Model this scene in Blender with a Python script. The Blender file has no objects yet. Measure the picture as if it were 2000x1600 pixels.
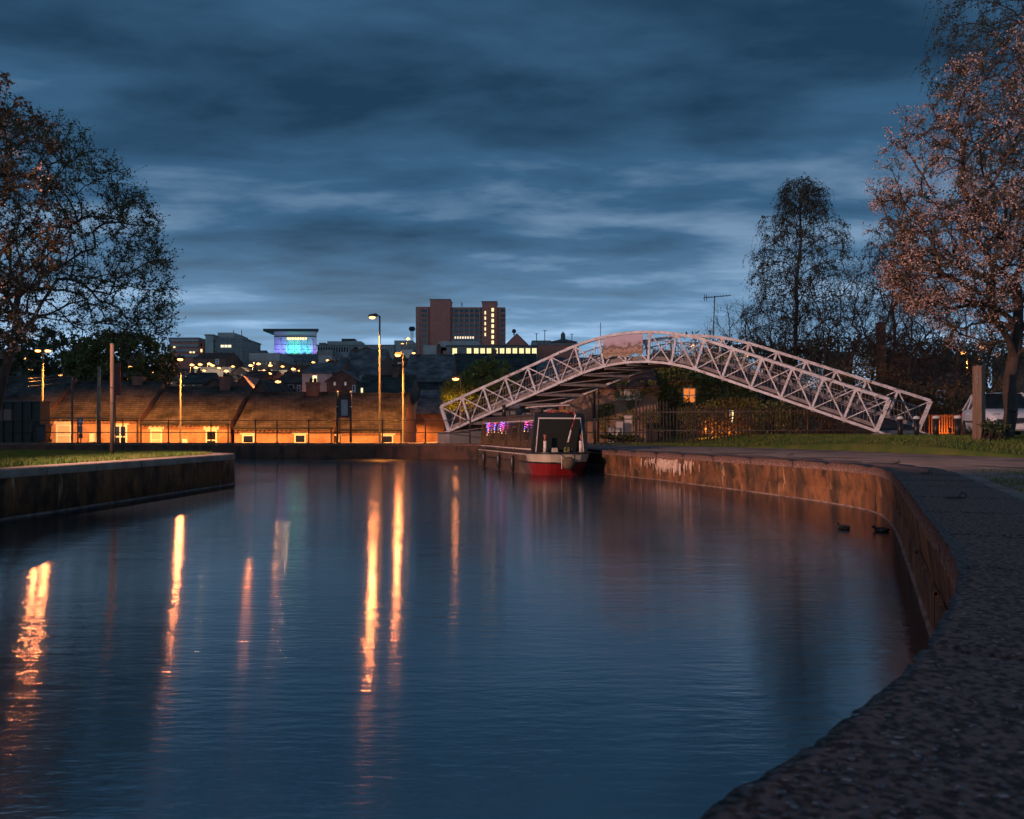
import bpy, bmesh, math, random
import numpy as np
from mathutils import Vector, Matrix, noise as mnoise

sc = bpy.context.scene
col = sc.collection
R = math.radians

# ---------------------------------------------------------------- camera
cam_d = bpy.data.cameras.new('camera')
cam = bpy.data.objects.new('camera', cam_d)
col.objects.link(cam)
CZ, F, HY = 1.4, 1600.0, 843.0
cam.location = (0, 0, CZ)
cam.rotation_euler = (R(90), 0, 0)
cam_d.sensor_width = 36.0
cam_d.lens = 28.8
cam_d.shift_y = 43.0 / 2000.0
cam_d.clip_start = 0.05
cam_d.clip_end = 6000
cam_d.dof.use_dof = True
cam_d.dof.focus_distance = 26
cam_d.dof.aperture_fstop = 6.3
sc.camera = cam

# ---------------------------------------------------------------- view and sampling
sc.view_settings.view_transform = 'Standard'
sc.view_settings.look = 'None'
sc.view_settings.exposure = 0.0
sc.view_settings.gamma = 1.0
sc.view_settings.use_curve_mapping = False
sc.render.engine = 'CYCLES'
cy = sc.cycles
cy.use_denoising = True
try:
    cy.denoiser = 'OPENIMAGEDENOISE'
except Exception:
    pass
cy.max_bounces = 6
cy.diffuse_bounces = 2
cy.glossy_bounces = 3
cy.transmission_bounces = 3
cy.transparent_max_bounces = 6
cy.sample_clamp_indirect = 6.0
cy.caustics_reflective = False
cy.caustics_refractive = False
cy.use_light_tree = True

# ---------------------------------------------------------------- world: overcast dusk sky
SUN_EL, SUN_ROT = R(1.5), R(160)
world = bpy.data.worlds.new('World')
sc.world = world
world.use_nodes = True
nt = world.node_tree
nt.nodes.clear()
N, L = nt.nodes.new, nt.links.new
out = N('ShaderNodeOutputWorld')
bg = N('ShaderNodeBackground')
bg.inputs['Strength'].default_value = 1.0
L(bg.outputs[0], out.inputs[0])
sky = N('ShaderNodeTexSky')
sky.sky_type = 'NISHITA'
sky.sun_disc = False
sky.sun_elevation = SUN_EL
sky.sun_rotation = SUN_ROT
tc = N('ShaderNodeTexCoord')
sep = N('ShaderNodeSeparateXYZ')
L(tc.outputs['Generated'], sep.inputs[0])

def wmath(op, a, b=None, clamp=False):
    m = N('ShaderNodeMath')
    m.operation = op
    m.use_clamp = clamp
    for i, v in enumerate((a, b)):
        if v is None:
            continue
        if isinstance(v, (int, float)):
            m.inputs[i].default_value = v
        else:
            L(v, m.inputs[i])
    return m.outputs[0]

zc = wmath('MAXIMUM', sep.outputs['Z'], 0.0)
den = wmath('ADD', zc, 0.07)
cx = wmath('DIVIDE', sep.outputs['X'], den)
cyy = wmath('DIVIDE', sep.outputs['Y'], den)
comb = N('ShaderNodeCombineXYZ')
L(wmath('MULTIPLY', cx, 0.60), comb.inputs[0])
L(cyy, comb.inputs[1])
comb.inputs[2].default_value = 3.7
def cloud(scale, detail, rough, dist, off):
    mp = N('ShaderNodeMapping')
    mp.inputs['Location'].default_value = off
    mp.inputs['Rotation'].default_value = (0, 0, R(-7))
    L(comb.outputs[0], mp.inputs[0])
    n = N('ShaderNodeTexNoise')
    n.inputs['Scale'].default_value = scale
    n.inputs['Detail'].default_value = detail
    n.inputs['Roughness'].default_value = rough
    n.inputs['Distortion'].default_value = dist
    L(mp.outputs[0], n.inputs['Vector'])
    return n.outputs['Fac']
n1 = cloud(0.80, 5.0, 0.50, 0.20, (5.6, 2.4, 0))
n2 = cloud(2.4, 8.0, 0.55, 0.15, (7.1, 4.4, 0))
mixn = wmath('ADD', wmath('MULTIPLY', n1, 0.62), wmath('MULTIPLY', n2, 0.38))
ramp = N('ShaderNodeValToRGB')
cr = ramp.color_ramp
cr.interpolation = 'LINEAR'
cr.elements[0].position = 0.370
cr.elements[0].color = (0.0130, 0.0450, 0.0920, 1)
cr.elements[1].position = 0.590
cr.elements[1].color = (0.1450, 0.2450, 0.3800, 1)
e = cr.elements.new(0.50)
e.color = (0.0400, 0.1120, 0.2120, 1)
L(mixn, ramp.inputs[0])
# thinner cloud towards the horizon lets more of the last light through
low = wmath('SUBTRACT', 1.0, wmath('DIVIDE', zc, 0.26), clamp=True)
low = wmath('POWER', low, 1.7)
gain = wmath('ADD', wmath('MULTIPLY', low, 1.6), wmath('SUBTRACT', 1.22, wmath('MULTIPLY', zc, 0.55)))
vm = N('ShaderNodeVectorMath')
vm.operation = 'SCALE'
L(ramp.outputs[0], vm.inputs[0])
L(gain, vm.inputs['Scale'])
base = N('ShaderNodeVectorMath')
base.operation = 'MULTIPLY_ADD'
lowc = N('ShaderNodeCombineXYZ')
L(low, lowc.inputs[0]); L(low, lowc.inputs[1]); L(low, lowc.inputs[2])
base.inputs[1].default_value = (0.340, 0.450, 0.540)
L(lowc.outputs[0], base.inputs[0])
L(vm.outputs[0], base.inputs[2])
nis = N('ShaderNodeVectorMath')
nis.operation = 'SCALE'
nis.inputs['Scale'].default_value = 0.001
L(sky.outputs[0], nis.inputs[0])
add = N('ShaderNodeVectorMath')
add.operation = 'ADD'
L(base.outputs[0], add.inputs[0])
L(nis.outputs[0], add.inputs[1])
L(add.outputs[0], bg.inputs['Color'])
world.cycles.sampling_method = 'MANUAL'
world.cycles.sample_map_resolution = 512

sun_d = bpy.data.lights.new('sun', 'SUN')
sun_d.energy = 0.03
sun_d.angle = R(14)
sun_d.color = (1.0, 0.9, 0.8)
sun = bpy.data.objects.new('sun', sun_d)
col.objects.link(sun)
sun.rotation_euler = (R(88), 0, math.pi - SUN_ROT)

# ---------------------------------------------------------------- helpers
def P(px, py, d):
    """world point seen at photo pixel (px, py) when it stands d metres away"""
    return Vector(((px - 1000) / F * d, d, CZ - (py - HY) / F * d))
def PX(px, d): return (px - 1000) / F * d
def PZ(py, d): return CZ - (py - HY) / F * d

def tag(o, label=None, cat=None, group=None, kind=None):
    if label: o['label'] = label
    if cat: o['category'] = cat
    if group: o['group'] = group
    if kind: o['kind'] = kind
    return o

def empty(name, loc=(0, 0, 0), rz=0.0, label=None, cat=None, group=None):
    o = bpy.data.objects.new(name, None)
    o.empty_display_size = 0.2
    o.location = loc
    o.rotation_euler = (0, 0, rz)
    col.objects.link(o)
    return tag(o, label, cat, group)

def root_loc(p):
    v = Vector((0, 0, 0))
    while p is not None:
        v += p.location
        p = p.parent
    return v

class MB:
    def __init__(s):
        s.v, s.f = [], []
    def quad(s, a, b, c, d):
        n = len(s.v); s.v += [tuple(a), tuple(b), tuple(c), tuple(d)]; s.f.append((n, n+1, n+2, n+3)); return s
    def tri(s, a, b, c):
        n = len(s.v); s.v += [tuple(a), tuple(b), tuple(c)]; s.f.append((n, n+1, n+2)); return s
    def poly(s, pts):
        n = len(s.v); s.v += [tuple(p) for p in pts]; s.f.append(tuple(range(n, n+len(pts)))); return s
    def hexa(s, p):
        """8 points: bottom 4 ccw, top 4 ccw"""
        n = len(s.v); s.v += [tuple(q) for q in p]
        for f in ((3,2,1,0),(4,5,6,7),(0,1,5,4),(1,2,6,5),(2,3,7,6),(3,0,4,7)):
            s.f.append(tuple(n+i for i in f))
        return s
    def box(s, x0, x1, y0, y1, z0, z1):
        return s.hexa([(x0,y0,z0),(x1,y0,z0),(x1,y1,z0),(x0,y1,z0),(x0,y0,z1),(x1,y0,z1),(x1,y1,z1),(x0,y1,z1)])
    def beam(s, a, b, w, h, up=(0,0,1)):
        a, b = Vector(a), Vector(b)
        t = (b-a).normalized(); u = Vector(up)
        if abs(t.dot(u)) > 0.98: u = Vector((0,1,0))
        sd = t.cross(u).normalized(); u = sd.cross(t).normalized()
        sd *= w/2; u *= h/2
        return s.hexa([a-sd-u, a+sd-u, b+sd-u, b-sd-u, a-sd+u, a+sd+u, b+sd+u, b-sd+u])
    def tube(s, pts, rad, n=8, cap=True):
        pts = [Vector(p) for p in pts]
        if not isinstance(rad, (list, tuple)): rad = [rad]*len(pts)
        base = len(s.v); prev = None
        for i, p in enumerate(pts):
            t = (pts[min(i+1, len(pts)-1)] - pts[max(i-1, 0)]).normalized()
            if prev is None:
                u = Vector((0,0,1)) if abs(t.z) < .9 else Vector((0,1,0))
                u = (u - t*u.dot(t)).normalized()
            else:
                u = (prev - t*prev.dot(t)).normalized()
            prev = u; w = t.cross(u)
            for k in range(n):
                a = 2*math.pi*k/n
                s.v.append(tuple(p + (u*math.cos(a)+w*math.sin(a))*rad[i]))
        for i in range(len(pts)-1):
            for k in range(n):
                k2 = (k+1) % n
                s.f.append((base+i*n+k, base+i*n+k2, base+(i+1)*n+k2, base+(i+1)*n+k))
        if cap:
            s.f.append(tuple(base+k for k in range(n))[::-1])
            s.f.append(tuple(base+(len(pts)-1)*n+k for k in range(n)))
        return s
    def ball(s, c, r, nu=10, nv=6, sq=(1,1,1)):
        c = Vector(c); base = len(s.v)
        for j in range(nv+1):
            th = math.pi*j/nv
            for k in range(nu):
                ph = 2*math.pi*k/nu
                s.v.append((c.x+r*sq[0]*math.sin(th)*math.cos(ph), c.y+r*sq[1]*math.sin(th)*math.sin(ph), c.z+r*sq[2]*math.cos(th)))
        for j in range(nv):
            for k in range(nu):
                k2 = (k+1) % nu
                s.f.append((base+j*nu+k, base+(j+1)*nu+k, base+(j+1)*nu+k2, base+j*nu+k2))
        return s
    def mesh(s, name, off=None):
        me = bpy.data.meshes.new(name)
        v = s.v if off is None else [(p[0]-off[0], p[1]-off[1], p[2]-off[2]) for p in s.v]
        me.from_pydata(v, [], s.f)
        me.update()
        return me
    def build(s, name, mat, parent=None, local=False, smooth=False, bevel=0.0):
        off = None if (parent is None or local) else root_loc(parent)
        me = s.mesh(name, off)
        me.materials.append(mat)
        if smooth:
            me.polygons.foreach_set('use_smooth', [True]*len(me.polygons))
        o = bpy.data.objects.new(name, me)
        col.objects.link(o)
        o.parent = parent
        if bevel:
            m = o.modifiers.new('bevel', 'BEVEL'); m.width = bevel; m.segments = 1; m.limit_method = 'ANGLE'
        return o

def np_mesh(name, verts, faces, mat, parent=None, smooth=False):
    """verts (n,3), faces (m,k) with constant k"""
    verts = np.asarray(verts, dtype=np.float32); faces = np.asarray(faces, dtype=np.int32)
    if parent is not None:
        verts = verts - np.array(root_loc(parent), dtype=np.float32)
    me = bpy.data.meshes.new(name)
    nv, (nf, k) = len(verts), faces.shape
    me.vertices.add(nv); me.vertices.foreach_set('co', verts.ravel())
    me.loops.add(nf*k); me.loops.foreach_set('vertex_index', faces.ravel())
    me.polygons.add(nf)
    me.polygons.foreach_set('loop_start', np.arange(0, nf*k, k, dtype=np.int32))
    try:
        me.polygons.foreach_set('loop_total', np.full(nf, k, dtype=np.int32))
    except Exception:
        pass
    if smooth:
        me.polygons.foreach_set('use_smooth', np.ones(nf, dtype=bool))
    me.update(calc_edges=True)
    me.materials.append(mat)
    o = bpy.data.objects.new(name, me)
    col.objects.link(o)
    o.parent = parent
    return o

def copy_tree(o, parent=None):
    c = o.copy(); col.objects.link(c); c.parent = parent
    for ch in list(o.children):
        copy_tree(ch, c)
    return c

# ---------------------------------------------------------------- materials
MATS = {}
def mat(name, c1, c2=None, rough=0.7, metal=0.0, scale=4.0, detail=5.0, bump=0.0, bscale=30.0, bdist=0.02,
        stretch=(1,1,1), spec=0.5, emit=None, es=0.0, lo=0.35, hi=0.65, c3=None, s3=1.0, lo3=0.5, hi3=0.6, st3=(1,1,1), coat=0.0, vor=None):
    if name in MATS: return MATS[name]
    m = bpy.data.materials.new(name); m.use_nodes = True
    t = m.node_tree; b = t.nodes['Principled BSDF']
    b.inputs['Roughness'].default_value = rough
    b.inputs['Metallic'].default_value = metal
    b.inputs['Specular IOR Level'].default_value = spec
    if coat: b.inputs['Coat Weight'].default_value = coat
    c1 = tuple(c1)+(1,)
    b.inputs['Base Color'].default_value = c1
    tcn = t.nodes.new('ShaderNodeTexCoord')
    def nz(scale, st, detail):
        mp = t.nodes.new('ShaderNodeMapping'); mp.inputs['Scale'].default_value = st
        t.links.new(tcn.outputs['Object'], mp.inputs[0])
        n = t.nodes.new('ShaderNodeTexNoise'); n.inputs['Scale'].default_value = scale; n.inputs['Detail'].default_value = detail
        t.links.new(mp.outputs[0], n.inputs['Vector'])
        return n.outputs['Fac']
    def mr(v, lo, hi):
        r = t.nodes.new('ShaderNodeMapRange'); r.inputs[1].default_value = lo; r.inputs[2].default_value = hi
        t.links.new(v, r.inputs[0]); return r.outputs[0]
    if c2 is not None:
        f = mr(nz(scale, stretch, detail), lo, hi)
        mx = t.nodes.new('ShaderNodeMix'); mx.data_type = 'RGBA'
        mx.inputs[6].default_value = c1; mx.inputs[7].default_value = tuple(c2)+(1,)
        t.links.new(f, mx.inputs[0]); last = mx.outputs[2]
        if c3 is not None:
            f3 = mr(nz(s3, st3, 6.0), lo3, hi3)
            m3 = t.nodes.new('ShaderNodeMix'); m3.data_type = 'RGBA'
            t.links.new(last, m3.inputs[6]); m3.inputs[7].default_value = tuple(c3)+(1,)
            t.links.new(f3, m3.inputs[0]); last = m3.outputs[2]
        t.links.new(last, b.inputs['Base Color'])
    if bump:
        bn = t.nodes.new('ShaderNodeBump'); bn.inputs['Strength'].default_value = bump; bn.inputs['Distance'].default_value = bdist
        t.links.new(nz(bscale, (1,1,1), 6.0), bn.inputs['Height'])
        t.links.new(bn.outputs[0], b.inputs['Normal'])
    if emit is not None:
        b.inputs['Emission Color'].default_value = tuple(emit)+(1,)
        b.inputs['Emission Strength'].default_value = es
    MATS[name] = m
    return m

def emat(name, c, s):
    return mat(name, (0.05,0.05,0.05), emit=c, es=s, rough=0.5)

def brick_mat(name, c1, c2, mortar, scale=1.0, bw=0.225, rh=0.075, wear=None, axis='xz'):
    if name in MATS: return MATS[name]
    m = bpy.data.materials.new(name); m.use_nodes = True
    t = m.node_tree; b = t.nodes['Principled BSDF']; b.inputs['Roughness'].default_value = 0.85
    g = t.nodes.new('ShaderNodeTexCoord')
    s = t.nodes.new('ShaderNodeSeparateXYZ'); t.links.new(g.outputs['Object'], s.inputs[0])
    c = t.nodes.new('ShaderNodeCombineXYZ')
    a = t.nodes.new('ShaderNodeMath'); a.operation = 'ADD'
    t.links.new(s.outputs['X'], a.inputs[0]); t.links.new(s.outputs['Y'], a.inputs[1])
    t.links.new(a.outputs[0], c.inputs[0]); t.links.new(s.outputs['Z'], c.inputs[1])
    br = t.nodes.new('ShaderNodeTexBrick')
    br.inputs['Scale'].default_value = scale
    br.inputs['Color1'].default_value = tuple(c1)+(1,); br.inputs['Color2'].default_value = tuple(c2)+(1,)
    br.inputs['Mortar'].default_value = tuple(mortar)+(1,)
    br.inputs['Mortar Size'].default_value = 0.008
    br.inputs['Brick Width'].default_value = bw; br.inputs['Row Height'].default_value = rh
    t.links.new(c.outputs[0], br.inputs['Vector'])
    n = t.nodes.new('ShaderNodeTexNoise'); n.inputs['Scale'].default_value = 1.3; n.inputs['Detail'].default_value = 6
    t.links.new(g.outputs['Object'], n.inputs['Vector'])
    mr = t.nodes.new('ShaderNodeMapRange'); mr.inputs[1].default_value = .3; mr.inputs[2].default_value = .7; mr.inputs[3].default_value = .6; mr.inputs[4].default_value = 1.15
    t.links.new(n.outputs['Fac'], mr.inputs[0])
    vm = t.nodes.new('ShaderNodeVectorMath'); vm.operation = 'SCALE'
    t.links.new(br.outputs['Color'], vm.inputs[0]); t.links.new(mr.outputs[0], vm.inputs['Scale'])
    t.links.new(vm.outputs[0], b.inputs['Base Color'])
    bp = t.nodes.new('ShaderNodeBump'); bp.inputs['Strength'].default_value = .5; bp.inputs['Distance'].default_value = .01; bp.invert = True
    t.links.new(br.outputs['Fac'], bp.inputs['Height']); t.links.new(bp.outputs[0], b.inputs['Normal'])
    MATS[name] = m
    return m

def roof_mat(name, c1, c2):
    m = brick_mat(name, c1, c2, tuple(x*.35 for x in c1), 1.0, .34, .155)
    b = m.node_tree.nodes['Principled BSDF']; b.inputs['Specular IOR Level'].default_value = .25
    for n in m.node_tree.nodes:
        if n.type == 'TEX_BRICK': n.inputs['Mortar Size'].default_value = .012
        if n.type == 'MAP_RANGE': n.inputs[3].default_value = .35; n.inputs[4].default_value = 1.5
        if n.type == 'TEX_NOISE': n.inputs['Scale'].default_value = .9; n.inputs['Detail'].default_value = 10
        if n.type == 'BUMP': n.inputs['Distance'].default_value = .03; n.inputs['Strength'].default_value = .8
    return m
def slate_mat(name, c1, c2):
    return roof_mat(name, c1, c2)
def slate_mat_old(name, c1, c2):
    return mat(name, c1, c2, rough=0.75, scale=1.1, detail=8, stretch=(1,1,1), bump=0.35, bscale=9, bdist=0.03,
               c3=tuple(x*0.45 for x in c1), s3=0.8, lo3=0.55, hi3=0.7, spec=0.3)

M = {}
M['slate'] = slate_mat('slate', (0.062,0.053,0.047), (0.098,0.083,0.072))
M['slate_dark'] = slate_mat('slate_dark', (0.19,0.16,0.155), (0.26,0.22,0.21))
M['tile_red'] = slate_mat('tile_red', (0.13,0.06,0.045), (0.18,0.09,0.065))
M['brick'] = brick_mat('brick', (0.42,0.23,0.13), (0.34,0.17,0.10), (0.36,0.30,0.24))
M['brick_dark'] = brick_mat('brick_dark', (0.26,0.105,0.07), (0.19,0.08,0.055), (0.17,0.14,0.12))
M['brick_tower'] = mat('brick_tower', (0.58,0.19,0.13), (0.46,0.15,0.11), rough=.85, scale=.4)
M['render_white'] = mat('render_white', (0.62,0.58,0.54), (0.5,0.46,0.42), rough=.8, scale=1.2)
M['stone_lintel'] = mat('stone_lintel', (0.62,0.57,0.48), (0.5,0.45,0.38), rough=.75, scale=6)
M['white_paint'] = mat('white_paint', (0.72,0.71,0.68), rough=.45)
M['dark_paint'] = mat('dark_paint', (0.018,0.018,0.02), rough=.4)
M['black_iron'] = mat('black_iron', (0.022,0.02,0.02), (0.05,0.03,0.02), rough=.55, scale=9)
M['glass_dark'] = mat('glass_dark', (0.012,0.014,0.018), rough=.08, spec=.8)
M['glass_blind'] = mat('glass_blind', (0.55,0.48,0.36), rough=.25)
M['lit_warm'] = emat('lit_warm', (1.0,0.72,0.30), 2.2)
M['lit_yellow'] = emat('lit_yellow', (1.0,0.80,0.36), 1.6)
M['lit_white'] = emat('lit_white', (1.0,0.86,0.62), 1.3)
M['lit_orange'] = emat('lit_orange', (1.0,0.24,0.03), .9)
M['galv'] = mat('galv', (0.075,0.07,0.07), (0.05,0.048,0.046), rough=.7, metal=.1, scale=7)
M['concrete'] = mat('concrete', (0.27,0.255,0.24), (0.18,0.17,0.16), rough=.85, scale=.7)
M['concrete_pale'] = mat('concrete_pale', (0.42,0.40,0.38), (0.34,0.32,0.30), rough=.85, scale=.5)
M['wood_old'] = mat('wood_old', (0.20,0.13,0.085), (0.12,0.075,0.05), rough=.8, scale=3, stretch=(6,6,.5), bump=.3, bscale=12)
SODIUM = (1.0, 0.34, 0.055)
# ---------------------------------------------------------------- the basin outline
def catmull(pts, n):
    out_ = []
    for i in range(len(pts)-1):
        p0, p1, p2, p3 = (Vector(pts[max(i-1,0)]+(0,)) , Vector(pts[i]+(0,)), Vector(pts[i+1]+(0,)), Vector(pts[min(i+2,len(pts)-1)]+(0,)))
        for k in range(n):
            t = k/n
            out_.append(0.5*((2*p1)+(p2-p0)*t+(2*p0-5*p1+4*p2-p3)*t*t+(3*p1-p0-3*p2+p3)*t**3))
    out_.append(Vector(pts[-1]+(0,)))
    return out_
Q = 0.8                                    # bank level above the water
near_edge = [(-9.0,-7.5),(-4.0,-3.4),(-1.4,-.9),(-.42,.42),(.30,1.27),(.567,1.546),(.777,1.79),(1.0,2.06),(1.476,2.76),(2.1,3.86),(3.33,6.67),(4.5,9.4),(5.3,11.3),
             (5.95,13.0),(6.28,14.3),(6.22,15.8),(5.78,18),(5.15,20.4),(4.2,23.6),(3.05,27),(2.05,32),(1.3,37),(.2,39.9)]
far_edge = [(.2,39.9),(-1.5,41),(-4,41.5),(-9,42.3),(-20,43.4),(-40,44.5),(-64,45.5)]
left_edge = [(-64,29.5),(-30,27.5),(-14,25.2),(-9.2,23.6),(-7.75,22.6),(-7.42,21.6),(-7.5,20.2),(-8.05,13),(-8.5,9),(-9.2,2),(-11,-12)]
RE = catmull(near_edge, 6)
FE = catmull(far_edge, 4)
LE = catmull(left_edge, 5)

def poly_sheet(name, pts, z, m, kind='structure'):
    bm = bmesh.new()
    vs = [bm.verts.new((p[0], p[1], z)) for p in pts]
    es = [bm.edges.new((vs[i], vs[(i+1) % len(vs)])) for i in range(len(vs))]
    bmesh.ops.triangle_fill(bm, use_beauty=True, edges=es)
    for f in bm.faces:
        if f.normal.z < 0: f.normal_flip()
    me = bpy.data.meshes.new(name); bm.to_mesh(me); bm.free()
    me.materials.append(m)
    o = bpy.data.objects.new(name, me); col.objects.link(o)
    tag(o, kind=kind)
    return o

# --- water
def water_mat():
    m = bpy.data.materials.new('canal_water'); m.use_nodes = True
    t = m.node_tree; b = t.nodes['Principled BSDF']
    b.inputs['Base Color'].default_value = (0.004,0.013,0.024,1)
    b.inputs['Roughness'].default_value = 0.11
    b.inputs['IOR'].default_value = 4.8
    b.inputs['Specular IOR Level'].default_value = 0.5
    b.inputs['Anisotropic'].default_value = 0.8
    tg_ = t.nodes.new('ShaderNodeCombineXYZ'); tg_.inputs[1].default_value = 1.0
    t.links.new(tg_.outputs[0], b.inputs['Tangent'])
    g = t.nodes.new('ShaderNodeTexCoord')
    def nz(scale, detail, st, rot):
        mp = t.nodes.new('ShaderNodeMapping'); mp.inputs['Scale'].default_value = st; mp.inputs['Rotation'].default_value = (0,0,R(rot))
        t.links.new(g.outputs['Object'], mp.inputs[0])
        n = t.nodes.new('ShaderNodeTexNoise'); n.inputs['Scale'].default_value = scale; n.inputs['Detail'].default_value = detail
        n.inputs['Roughness'].default_value = .55
        t.links.new(mp.outputs[0], n.inputs['Vector']); return n.outputs['Fac']
    def ma(op, a, b_):
        q = t.nodes.new('ShaderNodeMath'); q.operation = op
        for i, v in enumerate((a, b_)):
            if isinstance(v, (int, float)): q.inputs[i].default_value = v
            else: t.links.new(v, q.inputs[i])
        return q.outputs[0]
    fine = nz(13.0, 3.0, (.40,1.3,1), 6)
    mid = nz(2.0, 2.0, (.35,1.3,1), -6)
    big = nz(.22, 2.0, (1,1,1), 20)
    amp = t.nodes.new('ShaderNodeMapRange'); amp.inputs[1].default_value = .38; amp.inputs[2].default_value = .66; amp.inputs[3].default_value = .35; amp.inputs[4].default_value = 1.0
    t.links.new(big, amp.inputs[0])
    h = ma('ADD', ma('MULTIPLY', fine, .0050), ma('MULTIPLY', mid, .0090))
    h = ma('MULTIPLY', h, amp.outputs[0])
    bp = t.nodes.new('ShaderNodeBump'); bp.inputs['Strength'].default_value = 1.0; bp.inputs['Distance'].default_value = 1.0
    t.links.new(h, bp.inputs['Height']); t.links.new(bp.outputs[0], b.inputs['Normal'])
    return m
w = MB().quad((-70,-14,0),(12,-14,0),(12,47,0),(-70,47,0)).build('water', water_mat())
tag(w, kind='structure')
tag(MB().quad((-70,-14,-1.6),(12,-14,-1.6),(12,47,-1.6),(-70,47,-1.6)).build('canal_bed', mat('mud', (.02,.016,.012))), kind='structure')

# --- banks
M['path'] = mat('path', (0.33,0.25,0.215), (0.20,0.15,0.13), rough=.9, scale=1.6, detail=9, bump=.6, bscale=14, bdist=.03,
                c3=(0.05,0.062,0.025), s3=.55, lo3=.58, hi3=.68, spec=.2)
M['soil'] = mat('soil', (0.035,0.045,0.018), (0.06,0.05,0.03), rough=.95, scale=1.5, bump=.5, bscale=10)
M['tarmac'] = mat('tarmac', (0.07,0.065,0.062), (0.05,0.048,0.047), rough=.9, scale=2, bump=.3, bscale=40)
right_bank = [(p.x+.0, p.y) for p in RE] + [(p.x, p.y) for p in FE[1:]] + [(-64,46.6),(-8,45.7),(-5.6,46.2),(-3.6,60),(0,82),(160,82),(160,-60),(-9,-60)]
poly_sheet('towpath', right_bank, Q-.03, M['path'])
left_bank = [(p.x, p.y) for p in LE] + [(-11,-60),(-130,-60),(-130,29.5)]
poly_sheet('left_bank', left_bank, Q-.03, M['soil'])

# --- hillside that carries the town
def hill(x, y):
    s = min(max((x+3)/10, 0), 1); s = s*s*(3-2*s)
    b = -2.75*(1-s) + 0.55*s
    t = max(0, y-66)
    k = min(t/300, 1.0)
    z = b + 31*(k*k*(3-2*k))*(1-.55*min(max((x-20)/120,0),1)) + max(0, t-300)*.012
    return z
xs = np.concatenate([np.linspace(-1800,-160,12), np.linspace(-140,120,53), np.linspace(150,1800,14)])
ys = np.concatenate([np.array([44.0,46.2,48.5,52,56,60,64,68]), np.linspace(74,400,45), np.linspace(440,4000,12)])
V = [(x, y, hill(x, y)) for y in ys for x in xs]
nx = len(xs)
Fc = [(j*nx+i, j*nx+i+1, (j+1)*nx+i+1, (j+1)*nx+i) for j in range(len(ys)-1) for i in range(nx-1)]
M['hill'] = mat('hill', (0.035,0.035,0.025), (0.05,0.045,0.035), rough=.95, scale=.05)
tag(np_mesh('hillside', V, Fc, M['hill']), kind='structure')
tag(MB().quad((-64,50.6,-2.70),(-6,50.6,-2.70),(-6,57.0,-2.70),(-64,57.0,-2.70)).build('street', M['tarmac']), kind='structure')

# --- lawns
def lawn_z(x, y):
    a = min(max((x - 9.6 + (y-20)*.09)/4.0, 0), 1)
    b = min(max((y-17)/9, 0), 1)
    return Q - .015 + .42*min(a*a*(3-2*a), 1)*b*b*(3-2*b)
lawn_front = [(16.5,14.5),(13.6,17.0),(12.3,19.2),(11.5,23),(10.9,27),(9.4,31.5),(6.6,36),(4.6,40)]
LF = catmull(lawn_front, 6)
def in_lawn(x, y):
    # right of / behind the front line
    for i in range(len(LF)-1):
        if LF[i].y <= y <= LF[i+1].y:
            t = (y-LF[i].y)/(LF[i+1].y-LF[i].y+1e-6)
            return x > LF[i].x + t*(LF[i+1].x-LF[i].x)
    return y > LF[-1].y
rows = np.linspace(14.5, 62, 60)
V, Fc = [], []
ncol = 40
for y in rows:
    if y <= LF[-1].y:
        for i in range(len(LF)-1):
            if LF[i].y <= y <= LF[i+1].y + 1e-6:
                t = (y-LF[i].y)/(LF[i+1].y-LF[i].y+1e-6); xl = LF[i].x + t*(LF[i+1].x-LF[i].x); break
    else:
        xl = LF[-1].x
    for k in range(ncol):
        x = xl + (55-xl)*(k/(ncol-1))**1.8
        zz = lawn_z(x, y) + .03*mnoise.noise((x*.6, y*.6, 0))
        V.append((x + .08*mnoise.noise((y*2.2, 0, 4)), y, zz if k else Q-.05))
for j in range(len(rows)-1):
    for i in range(ncol-1):
        Fc.append((j*ncol+i, j*ncol+i+1, (j+1)*ncol+i+1, (j+1)*ncol+i))
M['lawn'] = mat('lawn', (0.05,0.095,0.02), (0.11,0.12,0.035), rough=.95, scale=1.2, detail=8, bump=.6, bscale=25, spec=.1)
tag(np_mesh('lawn', V, Fc, M['lawn'], smooth=True), kind='structure')

rng = np.random.default_rng(7)
def blades(name, pts, h, m, wd=.012, label=None):
    n = len(pts); pts = np.asarray(pts)
    a = rng.uniform(0, 2*np.pi, n); hh = h*rng.uniform(.5,1.25,n)
    dx, dy = np.cos(a)*wd, np.sin(a)*wd
    lean = rng.normal(0, .35, (n,2))*hh[:,None]
    v = np.empty((n,3,3))
    v[:,0] = pts + np.stack([dx,dy,np.zeros(n)],1)
    v[:,1] = pts - np.stack([dx,dy,np.zeros(n)],1)
    v[:,2] = pts + np.stack([lean[:,0],lean[:,1],hh],1)
    o = np_mesh(name, v.reshape(-1,3), np.arange(n*3).reshape(-1,3), m)
    tag(o, label, 'grass', kind='stuff'); return o
M['grass'] = mat('grass', (0.06,0.13,0.022), (0.15,0.16,0.045), rough=.8, scale=.9, detail=8, spec=.2)
pts = []
while len(pts) < 45000:
    y = 14.6 + 26*random.random()**1.6; x = 4 + 28*random.random()
    if x/y < .78 and in_lawn(x-.1*random.random(), y): pts.append((x, y, lawn_z(x, y)))
blades('grass', pts, .10, M['grass'], .010, 'short mown grass of the lawn behind the towpath')
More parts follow.
